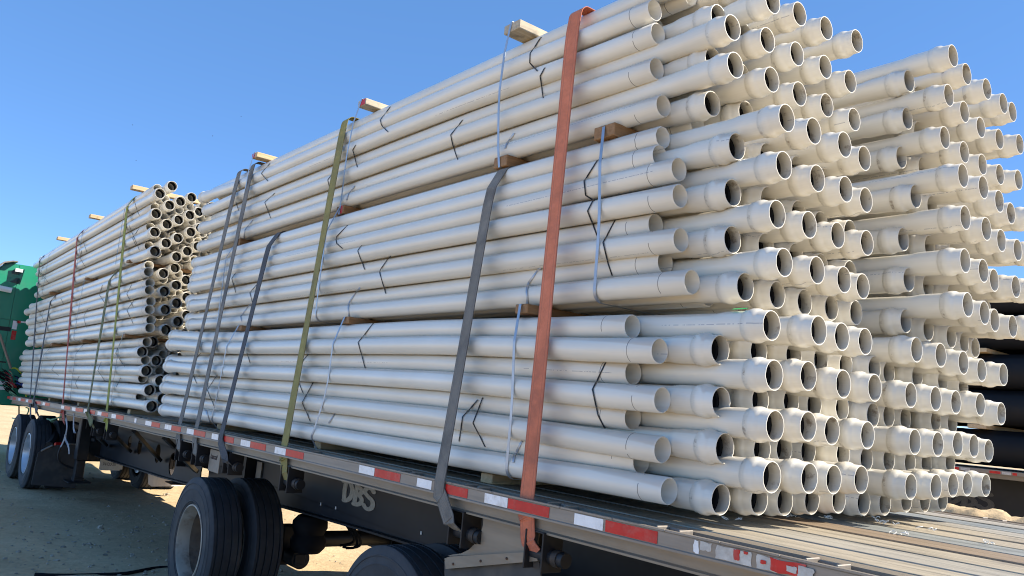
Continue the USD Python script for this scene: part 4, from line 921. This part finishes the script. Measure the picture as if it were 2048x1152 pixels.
# short loose ends of steel band that slip in among the lower pipes of each bundle
for k, (pix, lab) in enumerate((([(1029,267),(1016,283),(1011,297)], 'short steel band end on the top near bundle, left of the orange strap'), ([(710,372),(698,387),(694,400)], 'short steel band end on the top near bundle, right of yellow strap'), ([(506,440),(490,460),(488,480)], 'short steel band end on the top near bundle, between grey straps'),
        ([(1080,536),(1056,568),(1054,582),(1056,618)], 'short bright steel band end on the middle near bundle by the orange strap'), ([(720,575),(698,605),(697,618),(699,636)], 'short steel band end on the middle near bundle, right of yellow strap'), ([(502,607),(482,632),(484,643)], 'short steel band end on the middle near bundle, left of charcoal strap'),
        ([(1045,882),(1029,912),(1027,925)], 'short steel band end on the bottom near bundle by the orange strap'), ([(670,828),(658,846)], 'short steel band end on the bottom near bundle, right of yellow strap'), ([(412,820),(418,838),(424,850)], 'thin steel band end on the bottom near bundle, left of charcoal strap'))):
    m = tie_mesh(pix, .012, .0016)
    if m is not None: solo('steel_band_end', m, M['galv'], lab, 'band end', 'loose ends of steel band')

# ------------------------------------------------------------------ the green truck in front
XC = -15.0
truck = Thing('truck_tractor', 'green road truck seen from behind, coupled to the nose of the trailer', 'truck', (-13.5, .9, GZ))
K = truck.add
prof = [(-.66, -.46), (1.9, -.46), (1.9, 1.95), (1.8, 2.06), (-.40, 2.06), (-.52, 2.02), (-.60, 1.92), (-.66, 1.75)]
cab = K('cab', sweep_x(prof, [XC - 2.6, XC - .03]), M['green_paint'])
inner = [(y * .985 + .01, z * .985 + .01) for y, z in prof]
K('back_panel', sweep_x([(-.625, -.44), (-.283, -.44), (-.283, 1.045), (-.625, 1.045)], [XC - .029, XC]), M['green_paint'])
K('back_panel', sweep_x([(-.275, -.44), (1.87, -.44), (1.87, 1.045), (-.275, 1.045)], [XC - .029, XC]), M['green_paint'])
K('back_panel', sweep_x([(-.625, 1.055), (-.283, 1.055), (-.283, 2.045), (-.42, 2.04), (-.53, 1.98), (-.60, 1.86), (-.625, 1.72)], [XC - .029, XC]), M['green_paint'])
K('back_panel', sweep_x([(-.275, 1.055), (1.87, 1.055), (1.87, 1.94), (1.78, 2.045), (-.275, 2.045)], [XC - .029, XC]), M['green_paint'])
K('fairing', sweep_x([(-.70, -.40), (-.675, -.40), (-.675, 1.75), (-.61, 1.93), (-.53, 2.03), (-.40, 2.075), (-.33, 2.075), (-.33, 2.095), (-.41, 2.095), (-.545, 2.05), (-.63, 1.945), (-.70, 1.76)], [XC - .3, XC + .16]), M['alu'])
p = at_x(38, 541, XC + .03); K('work_lamp', bev(XC - .001, XC + .05, p[1] - .06, p[1] + .06, p[2] - .03, p[2] + .03), M['white_paint'])
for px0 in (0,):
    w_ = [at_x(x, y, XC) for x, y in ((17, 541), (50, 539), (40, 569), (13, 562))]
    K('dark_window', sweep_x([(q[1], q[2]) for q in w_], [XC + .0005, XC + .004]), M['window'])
a, b = at_x(-6, 575, XC + .1), at_x(23, 581, XC + .1); K('grab_bar', tube([a, b], .05, 10), M['white_paint'])
def patch(px0, py0, px1, py1, m, name, x=XC + .0015, t=.002):
    a, b = at_x(px0, py0, x), at_x(px1, py1, x); K(name, bx(x - t, x, min(a[1], b[1]), max(a[1], b[1]), min(a[2], b[2]), max(a[2], b[2])), M[m])
patch(26.5, 641, 33, 659, 'white_tape', 'reflective_tape'); patch(24, 661, 30, 680, 'red_tape', 'reflective_tape'); patch(34, 641, 41, 647, 'red_tape', 'reflective_tape'); patch(42, 642, 64, 648, 'white_tape', 'reflective_tape')
patch(-6, 761, 10, 770, 'white_paint', 'label_plate'); patch(-6, 772, 10, 780, 'white_paint', 'label_plate')
patch(0, 652, 21, 663, 'steel_black', 'step_bracket'); patch(0, 722, 12, 726, 'steel_black', 'step_bracket')
a, b = at_x(-1, 668, XC + .22), at_x(22, 737, XC + .22); K('hose_pole', tube([a, b], .022, 8), M['alu'])
def coil(p0, p1, r, turns, m, name, seed):
    q = np.random.default_rng(seed); t = np.linspace(0, 1, turns * 14); p0, p1 = np.array(p0), np.array(p1); ang = t * turns * 2 * math.pi
    c = p0 + (p1 - p0) * t[:, None]; c[:, 2] -= .10 * np.sin(t * math.pi)
    c = c + np.column_stack([.8 * r * np.cos(ang), r * np.sin(ang), r * .6 * np.cos(ang + 1)]) * (1 + .15 * q.standard_normal())
    K(name, tube(c, .0075, 6), M[m])
A = lambda x, y, d=.2: at_x(x, y, XC + d)
coil(A(8, 742), A(26, 786), .07, 8, 'rubber', 'air_hose', 1); coil(A(16, 742), A(28, 770), .06, 7, 'red_hose', 'air_hose', 2); coil(A(40, 752), A(45, 768), .05, 6, 'blue_hose', 'air_hose', 3); coil(A(37, 748), A(44, 778), .075, 6, 'rubber', 'air_hose', 4)
coil(A(18, 744), A(28, 790), .06, 6, 'green_wire', 'air_hose', 5); coil(A(2, 740), A(14, 748), .07, 5, 'rubber', 'air_hose', 6); coil(A(42, 750), A(50, 765), .05, 4, 'red_hose', 'air_hose', 7)
K('electric_cable', tube(spline([A(22, 737), A(32, 737), A(42, 748), A(50, 775), A(53, 800)], 26), .014, 6), M['yellow_hose'])
# chassis behind the cab
for y in (.55, 1.35): K('chassis_rail', bev(-15.2, -10.95, y - .04, y + .04, -.95, -.68), M['steel_black'])
K('rear_cross_member', bev(-10.98, -10.90, .35, 1.55, -.98, -.72), M['steel_black'])
K('fifth_wheel', bev(-13.0, -12.0, .55, 1.45, -.66, -.56, .02), M['steel_black'])
K('deck_plate', bev(-14.6, -13.4, .3, 1.6, -.655, -.645), M['alu_low'])
pa_, pb_ = at_x(203, 917, -10.88), at_x(243, 931, -10.88)
plt = K('licence_plate', bev(-10.895, -10.885, pa_[1] - .01, pb_[1] + .02, pb_[2] - .06, pa_[2] - .01), M['plate'])
tm = meshkit.text_mesh('P4·CU·20', .045, .001); v = tm.vertices
K('characters', (np.column_stack([-10.885 + .001 + v[:, 2], pa_[1] + .03 + v[:, 0] * .62, (pa_[2] + pb_[2]) / 2 - .055 + v[:, 1]]), tm.faces), M['ink'], parent=plt)
q0, q1 = at_x(201, 930, -10.9), at_x(240, 937, -10.9); K('bumper_strip', bev(-10.92, -10.9, q0[1], q1[1], q1[2] - .03, q0[2] - .01), M['plate'])
for px, py in ((207, 905), (232, 912)): q = at_x(px, py, -10.9); K('tail_lamp', trimesh.creation.icosphere(2, .045).apply_translation(q), M['red_lamp'], smooth=True)
q = at_x(117, 890, -10.75); K('tail_lamp', bev(-10.80, -10.75, q[1] - .05, q[1] + .06, q[2] - .035, q[2] + .035, .02), M['red_lamp'])
for x in (-11.72, -12.98):
    z = -.985
    for y, o in ((-.20 + TW / 2, -1), (-.20 + TW * 1.5 + .05, -1), (1.90 - TW / 2, 1), (1.90 - TW * 1.5 - .05, 1)):
        wheel(K, x, y, z, o, rim='rim_alu', deep=True)
    ax = trimesh.creation.cylinder(.09, 1.7, sections=18); ax.apply_transform(trimesh.transformations.rotation_matrix(math.pi / 2, [1, 0, 0])); ax.apply_translation((x, .85, z)); K('axle', ax, M['steel_black'], smooth=30)
def flap(pix, m, x=-10.62):
    pts = [at_x(*p, x)[1:] for p in pix]; mm = trimesh.creation.extrude_polygon(Polygon(pts).buffer(.03).buffer(-.03), .012, engine='earcut'); v = mm.vertices
    K('mud_flap', (np.column_stack([x + v[:, 2], v[:, 0], v[:, 1]]), mm.faces), M[m])
flap([(76, 905), (107, 891), (160, 887), (150, 976), (62, 969), (70, 930)], 'flap'); flap([(297, 929), (349, 940), (374, 950), (366, 970), (362, 972), (303, 973), (296, 968)], 'white_flap')
K('flap_bracket', tube([at_x(82, 902, -10.6), at_x(105, 891, -10.6)], .014, 6), M['alu']); K('flap_bracket', tube([at_x(139, 888, -10.6), at_x(158, 889, -10.6)], .012, 6), M['alu'])
K('fender', tube(spline([at_x(98, 892, -11.0), at_x(110, 872, -11.4), at_x(108, 858, -11.7), at_x(98, 852, -12.0)], 14), .06, 8), M['steel_black'])
K('light_cable', tube(spline([at(25, 836, .2), at(58, 838, .2), at(88, 842, .2), at(115, 836, .25), at(124, 833, .3)], 30), .012, 6), M['green_wire'])
K('light_cable', tube(spline([at(52, 815, .3), at(57, 822, .3), at(52, 832, .3)], 12), .012, 6), M['green_wire'])
K('junction_box', bev(at(93, 839, .2)[0], at(104, 839, .2)[0], .18, .26, at(95, 842, .2)[2], at(95, 836, .2)[2]), M['green_wire'])
K('cable_post', tube([at(38, 812, .3), at(38, 838, .3)], .014, 6), M['alu'])

# ------------------------------------------------------------------ the neighbouring trailer with black pipes
Y2, DZ = 10.5, .12
t2 = Thing('flatbed_trailer', 'second black flatbed trailer behind the load, carrying black pipes', 'trailer', (-7, Y2 + 1.2, GZ + .1))
B = t2.add; x2a, x2b = -15.5, -.8
B('rub_rail', bev(x2a, x2b, Y2, Y2 + .012, -.155 + DZ, -.098 + DZ), M['alu']); B('side_rail', bev(x2a, x2b, Y2 + .09, Y2 + .17, -.22 + DZ, -.10 + DZ), M['alu_low'])
for k in range(8): B('deck_board', bev(x2a, x2b, Y2 + .175 + k * .29, Y2 + .46 + k * .29, -.14 + DZ, -.10 + DZ), PLANK[k % 3])
beam2 = B('main_beam', cat_mesh([bx(x2a, x2b, Y2 + .60, Y2 + .615, -.66, -.10), bx(x2a, x2b, Y2 + .54, Y2 + .675, -.672, -.66)]), M['beam'])
B('main_beam', cat_mesh([bx(x2a, x2b, Y2 + 1.8, Y2 + 1.815, -.66, -.10), bx(x2a, x2b, Y2 + 1.74, Y2 + 1.875, -.672, -.66)]), M['beam'])
p0, p1 = at(1893, 1010, Y2 + .59), at(1986, 1010, Y2 + .59)
B('painted_letters', dbs(p0[0], at(1935, 1012, Y2 + .59)[2], Y2 + .598, p1[0] - p0[0], .26), M['letters_dim'], parent=beam2)
for a, b, m in ((1908, 1918, 'red_tape'), (1979, 2001, 'red_tape'), (2004, 2022, 'old_tape'), (2025, 2034, 'red_tape'), (1921, 1940, 'old_tape')):
    xa, xb = at(a, 938, Y2)[0], at(b, 938, Y2)[0]; B('torn_tape', bev(xa, xb, Y2 - .002, Y2, -.148 + DZ, -.112 + DZ, .0008), M[m])
for x in (-6.4, -8.0, -12.5, -13.8):
    for yy in (Y2 + .15, Y2 + 2.3): wheel(B, x, yy, -.90, -1 if yy < Y2 + 1 else 1, near=False)
    ax = trimesh.creation.cylinder(.07, 2.2, sections=14); ax.apply_transform(trimesh.transformations.rotation_matrix(math.pi / 2, [1, 0, 0])); ax.apply_translation((x, Y2 + 1.2, -.9)); B('axle', ax, M['steel_black'], smooth=30)
R2 = .262
def black_pipe(y, z, x0, x1):
    k = 40; th = np.arange(k) * 2 * math.pi / k; pr = [(x0, R2 - .02), (x0, R2), (x1, R2), (x1, R2 - .025), (x0 + .001, R2 - .025)]
    v = np.array([[x, y + r * math.cos(t), z + r * math.sin(t)] for t in th for x, r in pr]); n = len(pr); f = []
    for i in range(k):
        for j in range(n - 1):
            a, b = i * n + j, ((i + 1) % k) * n + j; f += [[a, b, b + 1], [a, b + 1, a + 1]]
    m = trimesh.Trimesh(v, np.array(f), process=False); m.fix_normals(); return m
zs = [.05 + R2 + .02, .05 + R2 * 3 + .09, .05 + R2 * 5 + .10, .05 + R2 * 7 + .17, .05 + R2 * 9 + .18]
for r, z in enumerate(zs):
    for c in range(4):
        y = Y2 + .42 + c * (2 * R2 + .02)
        if z > 3: continue
        solo('black_pipe', black_pipe(y, z, -14.5 + jitter(.1), -1.5 + jitter(.06)), M['black_pipe'], f'thick black pipe on the second trailer, row {ROWS[r]} up, {ORD[c]} from its near side', 'pipe', 'thick black pipes on the second trailer', smooth=50)
px = at(1958, 858, Y2 + .2)
for x, e in ((px[0], 'at the tail end'), (-6.5, 'in the middle'), (-11.5, 'at the truck end')):
    for z, w in ((zs[0] + R2 + .002, 'lowest'), (zs[2] + R2 + .002, 'third')):
        t = Thing('timber', f'pale timber above the {w} row of black pipes, {e}', 'timber', (x, Y2 + .1, z), 'timbers between the black pipes'); t.add('beam_of_wood', bev(x - .13, x + .13, Y2 + .12, Y2 + 2.3, z, z + .062), WOOD['pine'])
# ------------------------------------------------------------------ small things
def on_deck(px, py): q = at_z(px, py, -.0985); return q
for k, (px, py, lab) in enumerate(((1566, 1033, 'left of all the others'), (1646, 1036, 'near the lowest bells'), (1741, 1036, 'below the gap between stacks'), (1757, 1046, 'nearest the camera of the middle ones'), (1785, 1049, 'large one right of centre'), (1853, 1060, 'on the tan board'), (1988, 1089, 'at the right edge of the photo'), (1468, 1042, 'in the shadow near the rail'), (1805, 1071, 'small one on the tan boards'))):
    c = on_deck(px, py); q = np.random.default_rng(100 + k); ms = []
    for j in range(3):
        n = 14; t = np.linspace(0, 1, n); a0 = q.uniform(0, 6.28); r = q.uniform(.006, .015)
        pts = np.column_stack([c[0] + q.uniform(-.04, .04) + r * np.cos(a0 + t * 5), c[1] + q.uniform(-.05, .05) + r * 1.2 * np.sin(a0 + t * 5), np.full(n, -.096) + .010 * np.abs(np.sin(t * 3.1 * (1 + j % 2)))])
        ms.append(ribbon(pts, (0, 0, 1), .003, .0008))
    solo('plastic_shaving', cat_mesh(ms), M['curl'], f'white plastic shaving curled on the deck boards, {lab}', 'shaving', 'white plastic shavings on the deck')
# green tag scraps stuck on two bells
def scrap(pix, label):
    P = [hit(*p) for p in pix]
    return P
q = at(1474, 627, Y0['N', 0, 0] + 1.5 * PY - .02)
yc, zc = Y0['N', 0, 0] + 1.5 * PY, zlat(0, 8)
th = np.linspace(1.65, 2.15, 6); v = [];
for x in (q[0] - .035, q[0] + .03):
    for a in th: v.append([x + .02 * math.sin(a * 7), yc + .0520 * math.cos(a), zc + .0520 * math.sin(a)])
f = [[i, i + 1, i + 7] for i in range(5)] + [[i, i + 7, i + 6] for i in range(5)]
solo('tape_scrap', (np.array(v), np.array(f)), M['green_tag'], 'scrap of green tape on a bell of the bottom near left bundle', 'tape scrap')
# frayed web ends hanging below the front part of the rail
for k, (pts, lab) in enumerate(([[(129, 822), (132, 838), (133, 860), (131, 872), (136, 890), (138, 908)], 'long frayed grey strap end hanging below the rail by the red strap'], [[(148, 826), (147, 842), (150, 866)], 'short frayed grey strap end hanging below the rail'],
                             [[(121, 894), (126, 884), (130, 870)], 'thin grey cord hanging behind the landing leg'])):
    P = spline([at(*p, RY1 + .02 + .01 * (i % 2)) for i, p in enumerate(pts)], 24)
    solo('frayed_strap_end', cat_mesh([ribbon(P, (1, .2, 0), .022, .004), tube(P + [.015, .004, 0], .004, 5)]), M['rag'], lab, 'strap end')
# hose end lying on the ground by the near wheel
gp = spline([at_z(x, y, GZ + .02) for x, y in ((70, 1149), (130, 1151), (190, 1150), (250, 1147), (300, 1138), (340, 1135))], 40)
solo('ground_hose', tube(gp, .016, 8), M['rubber'], 'dark hose lying on the dirt left of the near wheel', 'hose')
# far birds
for k, (px, py, lab, d) in enumerate(((425, 272, 'higher right one', 60), (482, 233, 'topmost one', 70), (265, 250, 'left one of a pair', 60), (272, 321, 'lower left one', 65))):
    c = CAM + ray(px, py) * d; s = .075
    v = np.array([[0, 0, 0], [-.9, .2, .25], [-.5, -.3, .08], [.9, .2, .22], [.5, -.3, .08], [0, .55, 0], [0, -.6, 0], [0, 0, -.14], [0, 0, .12]]) * s
    body = trimesh.creation.icosphere(1, .2 * s); bv = body.vertices * [1, 3, .9]
    wings = np.array([[0, 1, 2], [0, 2, 6], [0, 3, 4], [0, 4, 6], [0, 5, 1], [0, 5, 3]])
    solo('bird', cat_mesh([(v + c, wings), (bv + c, body.faces)]), M['bird'], f'tiny dark bird far off in the blue sky, {lab}', 'bird', 'far birds in the sky')
